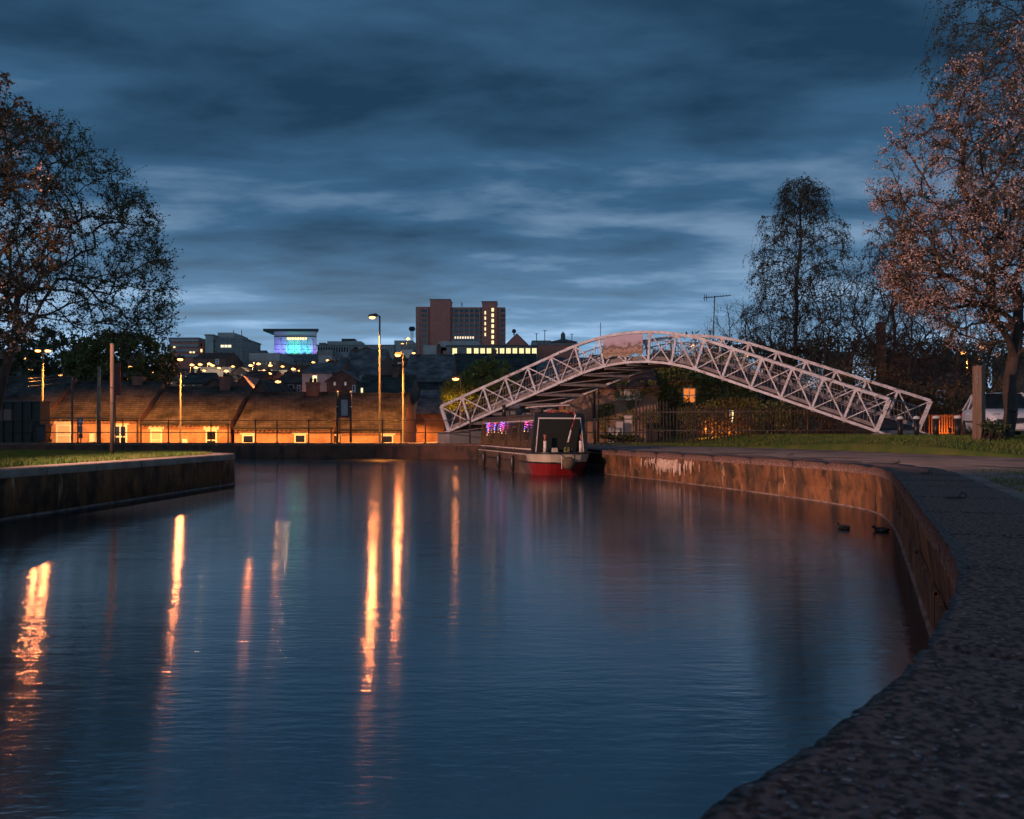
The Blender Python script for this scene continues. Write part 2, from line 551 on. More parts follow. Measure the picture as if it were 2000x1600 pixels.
# left bank grass behind its kerb
pts = []
while len(pts) < 30000:
    y = 8 + 17.5*random.random(); x = -30*random.random() - 7.6
    # distance from the edge line
    xe = None
    for i in range(len(LE)-1):
        a, b = LE[i], LE[i+1]
        if min(a.y,b.y) <= y <= max(a.y,b.y) and a.x > -12.5:
            t = (y-a.y)/(b.y-a.y+1e-9); xe = a.x + t*(b.x-a.x); 
            if y <= 21.5 and i > 20: break
    if xe is None: continue
    if y > 21.6:
        if y > 22.8 + (-x-8)*.35 - .4: continue
    if x < xe - .62 and abs(x/y) < .68: pts.append((x, y, Q-.03))
blades('grass', pts, .10, M['grass'], .010, 'rough grass on the left bank behind the kerb')
ppt = [(5.9+random.gauss(0,.45), 10.2+random.gauss(0,.8), Q-.03) for _ in range(700)] + [(5.2+random.gauss(0,.3), 8.6+random.gauss(0,.5), Q-.03) for _ in range(260)] + \
      [(8.4+random.gauss(0,.6), 12.2+random.gauss(0,.5), Q-.03) for _ in range(500)]
ppt = [p for p in ppt if p[0] > 4.9 + (p[1]-9.4)*.42 + .75]
blades('grass', ppt, .05, M['grass'], .008, 'tufts of grass between the paving of the towpath')

# --- canal walls
def wall_material():
    m = bpy.data.materials.new('quay_concrete'); m.use_nodes = True
    t = m.node_tree; b = t.nodes['Principled BSDF']; b.inputs['Roughness'].default_value = .85
    b.inputs['Specular IOR Level'].default_value = .25
    g = t.nodes.new('ShaderNodeTexCoord')
    def nz(scale, st, detail=6):
        mp = t.nodes.new('ShaderNodeMapping'); mp.inputs['Scale'].default_value = st
        t.links.new(g.outputs['Object'], mp.inputs[0])
        n = t.nodes.new('ShaderNodeTexNoise'); n.inputs['Scale'].default_value = scale; n.inputs['Detail'].default_value = detail; n.inputs['Roughness'].default_value = .62
        t.links.new(mp.outputs[0], n.inputs['Vector']); return n.outputs['Fac']
    def mix(f, a, c):
        mx = t.nodes.new('ShaderNodeMix'); mx.data_type = 'RGBA'; t.links.new(f, mx.inputs[0])
        for i, v in ((6,a),(7,c)):
            if isinstance(v, tuple): mx.inputs[i].default_value = v+(1,)
            else: t.links.new(v, mx.inputs[i])
        return mx.outputs[2]
    def mr(v, lo, hi):
        r = t.nodes.new('ShaderNodeMapRange'); r.inputs[1].default_value = lo; r.inputs[2].default_value = hi
        t.links.new(v, r.inputs[0]); return r.outputs[0]
    c = mix(mr(nz(1.6,(1,1,.35)), .35,.65), (.12,.050,.022), (.21,.098,.042))
    c = mix(mr(nz(2.6,(1,1,.22),9), .44,.62), c, (.055,.032,.02))
    c = mix(mr(nz(6.0,(1,1,.10),8), .60,.70), c, (.38,.25,.15))
    c = mix(mr(nz(3.2,(1,1,.7),10), .46,.64), c, (.026,.018,.011))
    t.links.new(c, b.inputs['Base Color'])
    bp = t.nodes.new('ShaderNodeBump'); bp.inputs['Strength'].default_value = .7; bp.inputs['Distance'].default_value = .03
    t.links.new(nz(7,(1,1,.6),8), bp.inputs['Height']); t.links.new(bp.outputs[0], b.inputs['Normal'])
    return m
M['quay'] = wall_material()
M['lime'] = mat('lime_crust', (.60,.47,.40), (.42,.30,.23), rough=.9, scale=10, bump=.8, bscale=30)
M['coping'] = mat('coping', (0.21,0.13,0.115), (0.048,0.029,0.026), rough=.82, scale=44, detail=9, lo=.42, hi=.60, bump=.9, bscale=55, bdist=.012, spec=.3,
                  c3=(.50,.38,.35), s3=40, lo3=.64, hi3=.70, st3=(.7,1.2,1))
M['coping_left'] = mat('coping_left', (0.25,0.20,0.17), (0.15,0.12,0.10), rough=.88, scale=3, detail=8, bump=.6, bscale=18)
M['far_wall'] = mat('far_wall', (0.15,0.07,0.045), (0.09,0.045,0.032), rough=.85, scale=1.6, detail=8, bump=.6, bscale=7, c3=(.04,.03,.025), s3=2.2, lo3=.52, hi3=.64, st3=(1,1,.4))

class Curve:
    def __init__(s, pts, side):
        s.p = [Vector((p.x, p.y, 0)) for p in pts]; s.l = [0.0]; s.side = side
        for i in range(1, len(pts)): s.l.append(s.l[-1] + (s.p[i]-s.p[i-1]).length)
        s.len = s.l[-1]
    def at(s, u):
        u = min(max(u, 0), s.len-1e-6)
        lo, hi = 0, len(s.l)-1
        while hi-lo > 1:
            mid = (lo+hi)//2
            if s.l[mid] <= u: lo = mid
            else: hi = mid
        t = (u-s.l[lo])/(s.l[hi]-s.l[lo])
        p = s.p[lo].lerp(s.p[hi], t)
        a = s.p[max(lo-1,0)]; b = s.p[min(hi+1, len(s.p)-1)]
        d = (b-a).normalized()
        return p, Vector((d.y, -d.x, 0))*s.side        # point, direction inland
    def find(s, x, y):
        return min(((s.p[i]-Vector((x,y,0))).length, s.l[i]) for i in range(len(s.p)))[1]

CR, CF, CL = Curve(RE, 1), Curve(FE, 1), Curve(LE, 1)

def strip(cv, u0, u1, step, prof, jit=0.0):
    """sweep profile [(inland, z)...] along the curve"""
    n = max(2, int((u1-u0)/step)+1); V, Fq = [], []
    k = len(prof)
    for i in range(n):
        p, nn = cv.at(u0+(u1-u0)*i/(n-1))
        for q in prof:
            w_ = jit*mnoise.noise((p.x*3+q[1]*4, p.y*3, q[0]*5)) if jit else 0
            V.append(tuple(p+nn*(q[0]+w_)+Vector((0,0,q[1]))))
    for i in range(n-1):
        for j in range(k-1):
            Fq.append((i*k+j, i*k+j+1, (i+1)*k+j+1, (i+1)*k+j))
    return V, Fq

# right quay
qw = empty('quay_wall', (4, 15, 0), 0, 'stained concrete quay wall curving along the right of the basin', 'canal wall')
V, Fq = strip(CR, 0, CR.len, .12, [(.045,.30),(.03,.36),(.0,.60),(.0,.655)], .018)
np_mesh('wall_face', V, Fq, M['quay'], qw, smooth=True)
V, Fq = strip(CR, 0, CR.len, .3, [(.035,-1.5),(.035,.32)])
np_mesh('backing', V, Fq, M['quay'], qw)
u = 8.0
random.seed(3)
while u < CR.len-.5:                       # lower course of blocks
    ln = random.uniform(.75,1.15)
    off = random.uniform(-.003,.004)
    V, Fq = strip(CR, u+.003, min(u+ln-.003, CR.len), .18, [(.09,-.4),(.012+off,-.4),(.012+off,.285+random.uniform(-.02,.02)),(.09,.30)], .012)
    np_mesh('block', V, Fq, M['quay'], qw)
    u += ln
V, Fq = strip(CR, CR.find(1.9,3.5), CR.len, .1, [(.02,-.03),(-.012,-.01),(-.014,.018),(.02,.026)], .006)
np_mesh('waterline_ledge', V, Fq, mat('ledge', (.20,.14,.12), (.07,.045,.038), rough=.8, scale=5), qw)
# coping stones
ucam = CR.find(.30,1.27)
u = CR.find(-4,-3.4); bounds = []
random.seed(11)
while u < CR.len-.3:
    ln = random.uniform(1.25,1.75); bounds.append((u, min(u+ln, CR.len))); u += ln
CW = .86
for (a, b) in bounds:
    p, nn = CR.at((a+b)/2)
    dist = p.length
    st = .035 if dist < 4.5 else (.08 if dist < 10 else .25)
    nl = max(3, int((b-a)/st)); nw = max(3, int(CW/st))
    V, Fq = [], []
    tz = random.uniform(-.006,.004); gx = .011
    for i in range(nl+1):
        q, nn = CR.at(a+gx+(b-a-2*gx)*i/nl)
        for j in range(nw+1):
            s_ = CW*j/nw
            pos = q + nn*(s_-.012)
            nz_ = mnoise.noise((pos.x*2.1,pos.y*2.1,1)); nf = mnoise.noise((pos.x*13,pos.y*13,2)); ng = mnoise.noise((pos.x*34,pos.y*34,5))
            zz = Q + tz + .002*nz_ + (.0015*nf + .0025*ng if dist < 10 else .002*nf)
            ed = min(j, nw-j, 99)
            if j == 0:
                pos = q + nn*(-.012 + .006*mnoise.noise((pos.x*7,pos.y*7,7)) + .010*nf + .012*ng); zz -= .006 + .008*ng
            if i in (0, nl): zz -= .020
            V.append((pos.x, pos.y, zz))
    w1 = nw+1
    for i in range(nl):
        for j in range(nw):
            Fq.append((i*w1+j, (i+1)*w1+j, (i+1)*w1+j+1, i*w1+j+1))
    # skirts
    def skirt(idx):
        base_ = len(V)
        for k in idx: V.append((V[k][0], V[k][1], Q-.155))
        for k in range(len(idx)-1): Fq.append((idx[k], idx[k+1], base_+k+1, base_+k))
    skirt([i*w1 for i in range(nl+1)]); skirt(list(range(w1))); skirt([nl*w1+j for j in range(w1)]); skirt([i*w1+nw for i in range(nl+1)])
    np_mesh('coping_stone', V, Fq, M['coping'], qw)
# lime crust hanging down the wall beside the boat
lime = MB()
u0 = CR.find(4.35,23.0); random.seed(5)
for i in range(130):
    uu = u0 + random.gauss(0,.62); p, nn = CR.at(uu)
    z0 = .64 - abs(random.gauss(0,.10)); ln = random.uniform(.08,.34); r = random.uniform(.008,.022)
    lime.tube([p+nn*(.0)+Vector((0,0,z0)), p-nn*.012+Vector((0,0,z0-ln*.5)), p-nn*.006+Vector((0,0,max(.1,z0-ln)))], [r*.8,r,.004], 5)
lo = lime.build('lime_crust', M['lime'], qw); tag(lo, 'pale lime crust running down the wall', kind='stuff')

# grit and small stones lying on the coping near the camera
g = MB(); random.seed(21)
for i in range(900):
    uu = ucam + random.uniform(-.6, 5.0)*random.random(); p, nn = CR.at(uu)
    c = p + nn*random.uniform(.04,CW-.02); r = random.uniform(.002,.0065)
    g.ball((c.x, c.y, Q+.006+r*.3), r, 5, 3, (random.uniform(.8,1.7),random.uniform(.8,1.4),.6))
tag(g.build('grit', mat('grit', (.24,.22,.23), (.10,.09,.10), rough=.9, scale=60, detail=1), None, smooth=True), 'small loose grit on the coping at lower right', 'grit', kind='stuff')

# left quay
lw = empty('quay_wall', (-8, 15, 0), 0, 'dark streaked quay wall of the left bank', 'canal wall')
V, Fq = strip(CL, 0, CL.len, .14, [(.05,-1.5),(.05,.0),(.0,.05),(.0,.50),(.0,.67)], .02)
np_mesh('wall_face', V, Fq, M['quay'], lw, smooth=True)
u = 30.0
while u < CL.len-2:
    ln = random.uniform(1.2,1.6)
    V, Fq = strip(CL, u+.01, u+ln-.01, .2, [(-.015,Q-.14),(-.015,Q-.02),(.01,Q+.004),(.5,Q+.004),(.52,Q-.1)], .012)
    np_mesh('coping_stone', V, Fq, M['coping_left'], lw); u += ln
V, Fq = strip(CL, 30, CL.len, .14, [(-.012,-.05),(-.035,.0),(-.02,.03),(.02,.035)], .02)
np_mesh('waterline_ledge', V, Fq, MATS['ledge'], lw)

# far wall
fw = empty('canal_wall', (-15, 43, 0), 0, 'low dark red canal wall across the far end of the basin', 'canal wall')
V, Fq = strip(CF, 0, CF.len, .3, [(0,-1.5),(0,.2),(0,Q-.12)], .01)
np_mesh('wall_face', V, Fq, M['far_wall'], fw)
u = 0.0
while u < CF.len-1:
    ln = random.uniform(1.1,1.5)
    V, Fq = strip(CF, u+.01, u+ln-.01, .3, [(-.02,Q-.13),(-.02,Q),(.45,Q+.004),(.46,Q-.1)], .006)
    np_mesh('coping_stone', V, Fq, mat('coping_far', (.17,.10,.075), (.11,.065,.05), rough=.85, scale=3), fw); u += ln
# ---------------------------------------------------------------- footbridge
M['bridge'] = mat('bridge_paint', (0.70,0.68,0.70), (0.46,0.41,0.41), rough=.5, scale=3.5, detail=10, lo=.40, hi=.68, c3=(.14,.06,.035), s3=6, lo3=.60, hi3=.70, bump=.15, bscale=20)
M['deck'] = mat('bridge_deck', (0.07,0.055,0.05), (0.045,0.035,0.032), rough=.85, scale=3)
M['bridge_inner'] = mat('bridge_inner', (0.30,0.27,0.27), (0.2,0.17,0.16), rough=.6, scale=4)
BL, BR = Vector((-3.67,42.5,0)), Vector((15.2,33.0,0))
bu = (BR-BL).normalized(); bn = Vector((-bu.y, bu.x, 0))
BLEN = (BR-BL).length
def topz(t):
    m_, a = 7.9, .17
    tau = abs(t-.5)
    zc_ = 5.97
    return zc_ - (m_/(2*a))*tau*tau if tau < a else zc_ - m_*a/2 - m_*(tau-a)
def tpt(t, off): return BL + bu*(BLEN*t) + off + Vector((0,0,topz(t)))
def bpt(t, off, dep=1.36):
    e_ = 1e-3
    d = (tpt(t+e_,off)-tpt(t-e_,off)).normalized()
    nrm = Vector((0,0,1)) - d*d.z; nrm.normalize()
    return tpt(t,off) - nrm*dep
br = empty('footbridge', (6, 37.5, Q), 0, 'arched white lattice truss footbridge behind the moored boat', 'bridge')
NP = 17
SKEW = bu*1.5 + bn*2.4
for off, mt in ((Vector((0,0,0)), M['bridge']), (SKEW, M['bridge'])):
    near = off.length < .1
    # chords in straight lengths
    tops = MB(); bots = MB()
    K = 51
    for c_, fn, w_, h_ in ((tops, tpt, .17, .125), (bots, bpt, .17, .11)):
        pts_ = [fn(i/K, off) for i in range(K+1)]
        sd = bn*(w_/2)
        base_ = len(c_.v)
        for i, p in enumerate(pts_):
            d = (pts_[min(i+1,K)]-pts_[max(i-1,0)]).normalized()
            up = (Vector((0,0,1))-d*d.z).normalized()*(h_/2)
            c_.v += [tuple(p-sd-up), tuple(p+sd-up), tuple(p+sd+up), tuple(p-sd+up)]
        for i in range(K):
            for k in range(4):
                c_.f.append((base_+i*4+k, base_+i*4+(k+1)%4, base_+(i+1)*4+(k+1)%4, base_+(i+1)*4+k))
        c_.f += [(base_+3,base_+2,base_+1,base_), (base_+K*4,base_+K*4+1,base_+K*4+2,base_+K*4+3)]
    tops.build('top_chord', mt, br); bots.build('bottom_chord', mt, br)
    rv = MB()
    for i in range(NP+1):
        t = i/NP
        a, b = tpt(t, off), bpt(t, off)
        end = i in (0, NP)
        MB().beam(b, a, .17 if end else .095, .12 if end else .075, up=bn).build('post', mt, br)
        for e_ in (a, b):          # gusset plates
            rv.beam(e_-bn*.112-bu*.16, e_-bn*.112+bu*.16, .012, .2)
    for i in range(NP):
        a0, a1 = tpt(i/NP, off), tpt((i+1)/NP, off); b0, b1 = bpt(i/NP, off), bpt((i+1)/NP, off)
        MB().beam(a0-bn*.05, b1-bn*.05, .03, .056, up=bn.cross(bu)).build('diagonal', mt, br)
        MB().beam(b0+bn*.03, a1+bn*.03, .03, .040, up=bn.cross(bu)).build('diagonal', mt, br)
    # inner handrail, kicking board and pickets
    sgn = 1 if near else -1
    hr = MB(); pk = MB()
    KK = 34
    for i in range(KK):
        for hgt, w_, h_ in ((1.02,.05,.05),(.20,.03,.16),(.62,.03,.03)):
            hr.beam(bpt(i/KK,off)+bn*sgn*.24+Vector((0,0,hgt)), bpt((i+1)/KK,off)+bn*sgn*.24+Vector((0,0,hgt)), w_, h_)
    for i in range(150):
        q = bpt((i+.5)/150, off)+bn*sgn*.22
        pk.beam(q+Vector((0,0,.12)), q+Vector((0,0,1.0)), .016, .016)
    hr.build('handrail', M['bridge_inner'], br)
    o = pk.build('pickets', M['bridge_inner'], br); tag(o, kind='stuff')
# deck planks and cross beams
for i in range(70):
    t0, t1 = (i+.04)/70, (i+.96)/70
    A, B_ = bpt(t0, Vector((0,0,0))), bpt(t1, Vector((0,0,0))); C_, D_ = bpt(t1, SKEW), bpt(t0, SKEW)
    z = Vector((0,0,.05)); z2 = Vector((0,0,.10)); i1, i2 = bn*.11, bn*-.11
    MB().hexa([A+i1+z,B_+i1+z,C_+i2+z,D_+i2+z,A+i1+z2,B_+i1+z2,C_+i2+z2,D_+i2+z2]).build('deck_plank', M['deck'], br)
for i in range(0, NP+1):
    t = i/NP
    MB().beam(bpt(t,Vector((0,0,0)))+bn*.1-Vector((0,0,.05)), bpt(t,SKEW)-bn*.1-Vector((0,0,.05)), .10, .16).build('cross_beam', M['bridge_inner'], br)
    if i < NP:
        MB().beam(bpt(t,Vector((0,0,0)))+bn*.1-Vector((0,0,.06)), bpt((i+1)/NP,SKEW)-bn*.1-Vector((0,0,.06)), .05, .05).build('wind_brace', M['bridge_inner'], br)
# abutments
for t, gz in ((0.0,-.2),(1.0,.6)):
    a = bpt(t, Vector((0,0,0))); c_ = bpt(t, SKEW); s_ = bu*(-.55 if t == 0 else .55)
    top = min(a.z, c_.z)-.09
    q = [a-bn*.25-s_*.3, c_+bn*.25-s_*.3, c_+bn*.25+s_, a-bn*.25+s_]
    if t == 1.0: q = q[::-1]
    MB().hexa([Vector((p.x,p.y,gz)) for p in q]+[Vector((p.x,p.y,top)) for p in q]).build('abutment', M['concrete'], br)
    for off in (Vector((0,0,0)), SKEW):
        e0 = bpt(t, off); MB().beam(e0+Vector((0,0,.02)), e0+s_*1.0+Vector((0,0,-.22)), .22, .07).build('toe_plate', M['bridge'], br)
# painted panel hung on the near truss
def panel_mat():
    m = bpy.data.materials.new('painted_panel'); m.use_nodes = True
    t = m.node_tree; b = t.nodes['Principled BSDF']; b.inputs['Roughness'].default_value = .6
    g_ = t.nodes.new('ShaderNodeTexCoord'); s_ = t.nodes.new('ShaderNodeSeparateXYZ'); t.links.new(g_.outputs['Generated'], s_.inputs[0])
    n = t.nodes.new('ShaderNodeTexNoise'); n.inputs['Scale'].default_value = 4; n.inputs['Detail'].default_value = 9; n.inputs['Roughness'].default_value = .7
    t.links.new(g_.outputs['Object'], n.inputs['Vector'])
    a = t.nodes.new('ShaderNodeMath'); a.operation = 'MULTIPLY_ADD'; a.inputs[1].default_value = 1.0; t.links.new(n.outputs['Fac'], a.inputs[0]); t.links.new(s_.outputs['Z'], a.inputs[2])
    r = t.nodes.new('ShaderNodeValToRGB'); t.links.new(a.outputs[0], r.inputs[0])
    els = [(.52,(.50,.40,.33)),(.70,(.22,.13,.06)),(.84,(.48,.30,.24)),(.95,(.10,.06,.03)),(1.06,(.40,.30,.33)),(1.25,(.52,.42,.50))]
    dv = t.nodes.new('ShaderNodeMath'); dv.operation = 'DIVIDE'; dv.inputs[1].default_value = 1.4; t.links.new(a.outputs[0], dv.inputs[0]); t.links.new(dv.outputs[0], r.inputs[0]); els = [(p_/1.4, c_) for p_, c_ in els]
    r.color_ramp.elements[0].position = els[0][0]; r.color_ramp.elements[0].color = els[0][1]+(1,)
    r.color_ramp.elements[1].position = els[-1][0]; r.color_ramp.elements[1].color = els[-1][1]+(1,)
    for p_, c_ in els[1:-1]:
        e_ = r.color_ramp.elements.new(p_); e_.color = c_+(1,)
    t.links.new(r.outputs[0], b.inputs['Base Color'])
    return m
pn = MB(); n_ = 16
t0, t1 = 7.2/17, 8.75/17
front = []
for i in range(n_+1):
    t = t0 + (t1-t0)*i/n_
    a = tpt(t, Vector((0,0,0))) - Vector((0,0,.09)); 
    low_ = .92 + .05*math.sin(i*.9) - (.12 if i in (0,n_) else 0) + (.05 if 4 < i < 12 else 0)
    front.append((a-bn*.13, a-bn*.13-Vector((0,0,low_))))
for i in range(n_):
    a, b = front[i]; c_, d = front[i+1]; k = bn*.03
    pn.hexa([b, d, d+k, b+k, a, c_, c_+k, a+k])
o = pn.build('painted_panel', panel_mat(), br); o['label'] = 'weathered painted picture panel near the crest'
# ---------------------------------------------------------------- narrowboat
M['hull_black'] = mat('hull_black', (0.05,0.034,0.026), (0.10,0.06,0.035), rough=.42, scale=2.2, detail=6, stretch=(1,1,2))
M['boat_black'] = mat('boat_black', (0.012,0.012,0.014), rough=.38, spec=.35)
M['boat_panel'] = mat('boat_panel', (0.028,0.026,0.032), rough=.14, spec=.7, coat=.4)
M['boat_cream'] = mat('boat_cream', (0.42,0.37,0.30), (0.32,0.28,0.22), rough=.45, scale=2)
M['boat_red'] = mat('boat_red', (0.20,0.010,0.010), (0.14,0.008,0.008), rough=.38, scale=2)
M['boat_line'] = mat('boat_line', (0.50,0.46,0.43), rough=.4)
M['boat_green'] = mat('boat_green', (0.012,0.016,0.014), rough=.7, spec=.2)
M['rope'] = mat('rope', (0.10,0.075,0.05), (0.05,0.035,0.025), rough=.9, scale=40)
M['roof_blue'] = mat('roof_blue', (0.05,0.10,0.13), rough=.4)
BTH = .245
boat = empty('narrowboat', (1.72, 25.9, 0), BTH, 'dark narrowboat with cream and red end moored against the right quay', 'boat')
BLN = 10.2
# local: end nearest the camera at y=0, boat runs to +y; beam 2.08
def hw(y, z):
    """half width of the hull at distance y from the near end"""
    r = 1.15
    f = 1.0 if y > r else math.sqrt(max(0, 1-((r-y)/r)**2.6))
    f = .30 + .70*f if y < r else 1.0
    fl = 1.0 if y > r else (.72 + .28*min(max((z+.1)/.75,0),1))*(1-(1-min(y/r,1))*.0)
    yb = BLN-y
    g_ = 1.0 if yb > 1.6 else math.sin(max(yb,0)/1.6*math.pi/2)**.6
    return 1.04*f*fl*g_
def ring(z, inset=0.0, ysh=0.0):
    pts_ = []
    ysamp = [0,.04,.1,.2,.35,.55,.8,1.15,2,3.5,5,6.5,8.0,8.7,9.3,9.8,BLN]
    for y in ysamp: pts_.append((-max(hw(y,z)-inset,0.0), y+ysh*(1 if y < 1.15 else 0)*(1-y/1.15)))
    for y in reversed(ysamp): pts_.append((max(hw(y,z)-inset,0.0), y+ysh*(1 if y < 1.15 else 0)*(1-y/1.15)))
    return pts_
def band(name, z0, z1, m, i0=0.0, i1=0.0, s0=0.0, s1=0.0, cap=False, ylim=None):
    a, b = ring(z0, i0, s0), ring(z1, i1, s1); mb = MB(); n = len(a)
    for i in range(n):
        j = (i+1) % n
        if ylim is not None:
            ym = (a[i][1]+a[j][1])/2
            if not (ylim[0] <= ym <= ylim[1]): continue
        mb.quad((a[i][0],a[i][1],z0),(a[j][0],a[j][1],z0),(b[j][0],b[j][1],z1),(b[i][0],b[i][1],z1))
    if cap: mb.poly([(p[0],p[1],z1) for p in b])
    return mb.build(name, m, boat, local=True)
band('hull', -.35, .40, M['hull_black'], ylim=(1.1,99), s0=.5, s1=.12)
band('hull_red_end', -.35, .40, M['boat_red'], ylim=(-9,1.1), s0=.5, s1=.12)
band('rubbing_strake', .385, .43, M['boat_black'], -.025, -.025, .10, .08, cap=True)
band('upper_hull', .42, .70, M['hull_black'], ylim=(1.1,99), s0=.08)
band('cream_band', .42, .70, M['boat_cream'], ylim=(-9,1.1), s0=.08)
band('gunwale', .685, .735, M['boat_black'], -.02, -.02, -.02, -.02, cap=True)
band('gunwale_line', .640, .672, M['boat_line'], -.006, -.006, .03, .01, ylim=(1.1,99))
# cabin: tumblehome box from y=.75 to 8.2
CY0, CY1, CZ0, CZ1 = .78, 9.0, .72, 1.93
wb, wt = .91, .79
cab = MB()
cab.hexa([(-wb,CY0,CZ0),(wb,CY0,CZ0),(wb,CY1,CZ0),(-wb,CY1,CZ0),(-wt,CY0,CZ1),(wt,CY0,CZ1),(wt,CY1,CZ1),(-wt,CY1,CZ1)])
cab.build('cabin', M['boat_black'], boat, local=True)
rf = MB(); K = 8
for i in range(K):
    x0, x1 = -wt-.04+(2*wt+.08)*i/K, -wt-.04+(2*wt+.08)*(i+1)/K
    z0, z1 = CZ1+.02+.07*(1-((x0)/(wt+.04))**2), CZ1+.02+.07*(1-((x1)/(wt+.04))**2)
    rf.hexa([(x0,CY0-.03,CZ1-.02),(x1,CY0-.03,CZ1-.02),(x1,CY1+.1,CZ1-.02),(x0,CY1+.1,CZ1-.02),(x0,CY0-.03,z0),(x1,CY0-.03,z1),(x1,CY1+.1,z1),(x0,CY1+.1,z0)])
rf.build('roof', M['boat_black'], boat, local=True)
# side panels with pale coach lines, both sides
def sx(s, z): return s*(wb + (wt-wb)*(z-CZ0)/(CZ1-CZ0))
def slab(s, y0, y1, z0, z1, out_, th, name, m, parent=None):
    q = lambda y, z, o_: (sx(s,z)+s*o_, y, z)
    return MB().hexa([q(y0,z0,out_-th),q(y1,z0,out_-th),q(y1,z0,out_),q(y0,z0,out_),q(y0,z1,out_-th),q(y1,z1,out_-th),q(y1,z1,out_),q(y0,z1,out_)]).build(name, m, parent or boat, local=True)
for s in (-1, 1):
    for y0, y1 in ((.95,2.35),(2.43,4.4),(4.48,6.7),(6.78,8.85)):
        slab(s, y0, y1, .88, 1.70, .012, .02, 'side_panel', M['boat_panel'])
    slab(s, .84, 8.92, 1.735, 1.775, .010, .015, 'coach_line', M['boat_line'])
    slab(s, .84, 8.92, .80, .84, .010, .015, 'coach_line', M['boat_line'])
    slab(s, .85, .89, .845, 1.73, .010, .015, 'coach_line', M['boat_line'])
    for yy in (1.65, 3.3, 5.1, 6.9):      # windows
        wf = slab(s, yy-.33, yy+.33, 1.08, 1.58, .026, .03, 'window', M['boat_black'])
        slab(s, yy-.29, yy+.29, 1.12, 1.54, .030, .03, 'pane', M['glass_dark'], wf)
# end board with pale frame
fy = CY0-.02
def fxx(z): return wb + (wt-wb)*(z-CZ0)/(CZ1-CZ0)
eb = MB().hexa([(-wb-.05,fy-.05,CZ0),(wb+.05,fy-.05,CZ0),(wb+.05,fy,CZ0),(-wb-.05,fy,CZ0),(-wt-.05,fy-.05,CZ1+.07),(wt+.05,fy-.05,CZ1+.07),(wt+.05,fy,CZ1+.07),(-wt-.05,fy,CZ1+.07)]).build('end_board', M['boat_black'], boat, local=True)
MB().hexa([(-wb+.12,fy-.062,CZ0+.02),(wb-.12,fy-.062,CZ0+.02),(wb-.12,fy-.04,CZ0+.02),(-wb+.12,fy-.04,CZ0+.02),(-wt+.10,fy-.062,CZ1-.12),(wt-.10,fy-.062,CZ1-.12),(wt-.10,fy-.04,CZ1-.12),(-wt+.10,fy-.04,CZ1-.12)]).build('door_panel', M['boat_green'], eb, local=True)
fr = MB()
for s in (-1,1):
    fr.beam((s*(wb-.10),fy-.066,CZ0+.02),(s*(wt-.08),fy-.066,CZ1-.10), .030, .02, up=(0,1,0))
fr.beam((-(wt-.06),fy-.068,CZ1-.10),(wt-.06,fy-.068,CZ1-.10), .045, .02, up=(0,1,0))
fr.build('board_frame', M['boat_line'], eb, local=True)
# posts at either side of the well, pale cylinders
for x in (-.58, .62):
    c_ = MB().tube([(x,.42,.73),(x,.42,1.10)], .055, 10).build('stanchion', M['boat_line'], boat, local=True, smooth=True)
    MB().tube([(x,.42,1.10),(x,.42,1.30)], .028 if x > 0 else .05, 8).build('stanchion_cap', mat('rust_red', (.22,.06,.04), rough=.6), c_, local=True, smooth=True)
# striped tiller
tp = [(.10,.36,.80),(.18,.40,1.05),(.30,.44,1.45),(.42,.46,1.78),(.46,.48,1.95),(.40,.62,2.02),(.15,.8,2.03),(-.35,1.0,2.03)]
cols_ = [M['boat_black'],M['boat_line'],M['boat_red'],M['boat_line'],M['boat_red'],M['boat_red'],M['boat_red']]
tl = MB().tube(tp[0:2], .028, 8).build('tiller', cols_[0], boat, local=True, smooth=True)
for i in range(1, len(tp)-1):
    MB().tube(tp[i:i+2], .028, 8).build('stripe', cols_[i], tl, local=True, smooth=True)
# button fender on the near end with its ropes
fd = MB(); prof = [(0,-.02,.22),(0,-.06,.20),(0,-.16,.17)]
fd.tube([(0.05,.02,.40),(0.05,-.10,.40),(0.05,-.22,.39)], [.20,.21,.15], 14)
f_ = fd.build('rope_fender', M['rope'], boat, local=True, smooth=True)
for x in (-.30,.36):
    MB().tube([(0.05+(.08 if x > 0 else -.08),-.05,.55),(x*.6,-.02,.66),(x,.0,.74)], .012, 6).build('fender_rope', M['rope'], f_, local=True)
    MB().tube([(0.05+(.15 if x > 0 else -.15),-.02,.38),(x*1.1,.02,.42)], .012, 6).build('fender_rope', M['rope'], f_, local=True)
MB().tube([(-.16,-.025,.22),(-.16,-.025,.68)], .012, 6).build('stem_bar', M['boat_line'], boat, local=True)
# side fenders
for y in (2.6, 4.7, 7.3):
    s_ = MB().tube([(-1.10,y,.02),(-1.12,y,.12),(-1.12,y,.5),(-1.09,y,.58)], [.03,.07,.07,.03], 10).build('side_fender', M['dark_paint'], boat, local=True, smooth=True)
    MB().tube([(-1.09,y,.58),(-1.05,y,.74),(-.80,y,1.88)], .010, 5).build('fender_line', M['rope'], s_, local=True)
# gear on the well deck
for k, (x,y,w_,h_,m_) in enumerate([(-.22,.5,.22,.14,M['boat_cream']),(.20,.5,.18,.16,mat('olive', (.10,.11,.03), rough=.6)),(.42,.55,.14,.12,M['dark_paint']),(-.4,.55,.12,.1,M['dark_paint'])]):
    MB().hexa([(x-w_/2,y,.735),(x+w_/2,y,.735),(x+w_/2,y+.15,.735),(x-w_/2,y+.15,.735),(x-w_*.42,y+.02,.735+h_),(x+w_*.42,y+.02,.735+h_),(x+w_*.42,y+.13,.735+h_),(x-w_*.42,y+.13,.735+h_)]).build('deck_box', m_, boat, local=True, bevel=.012)
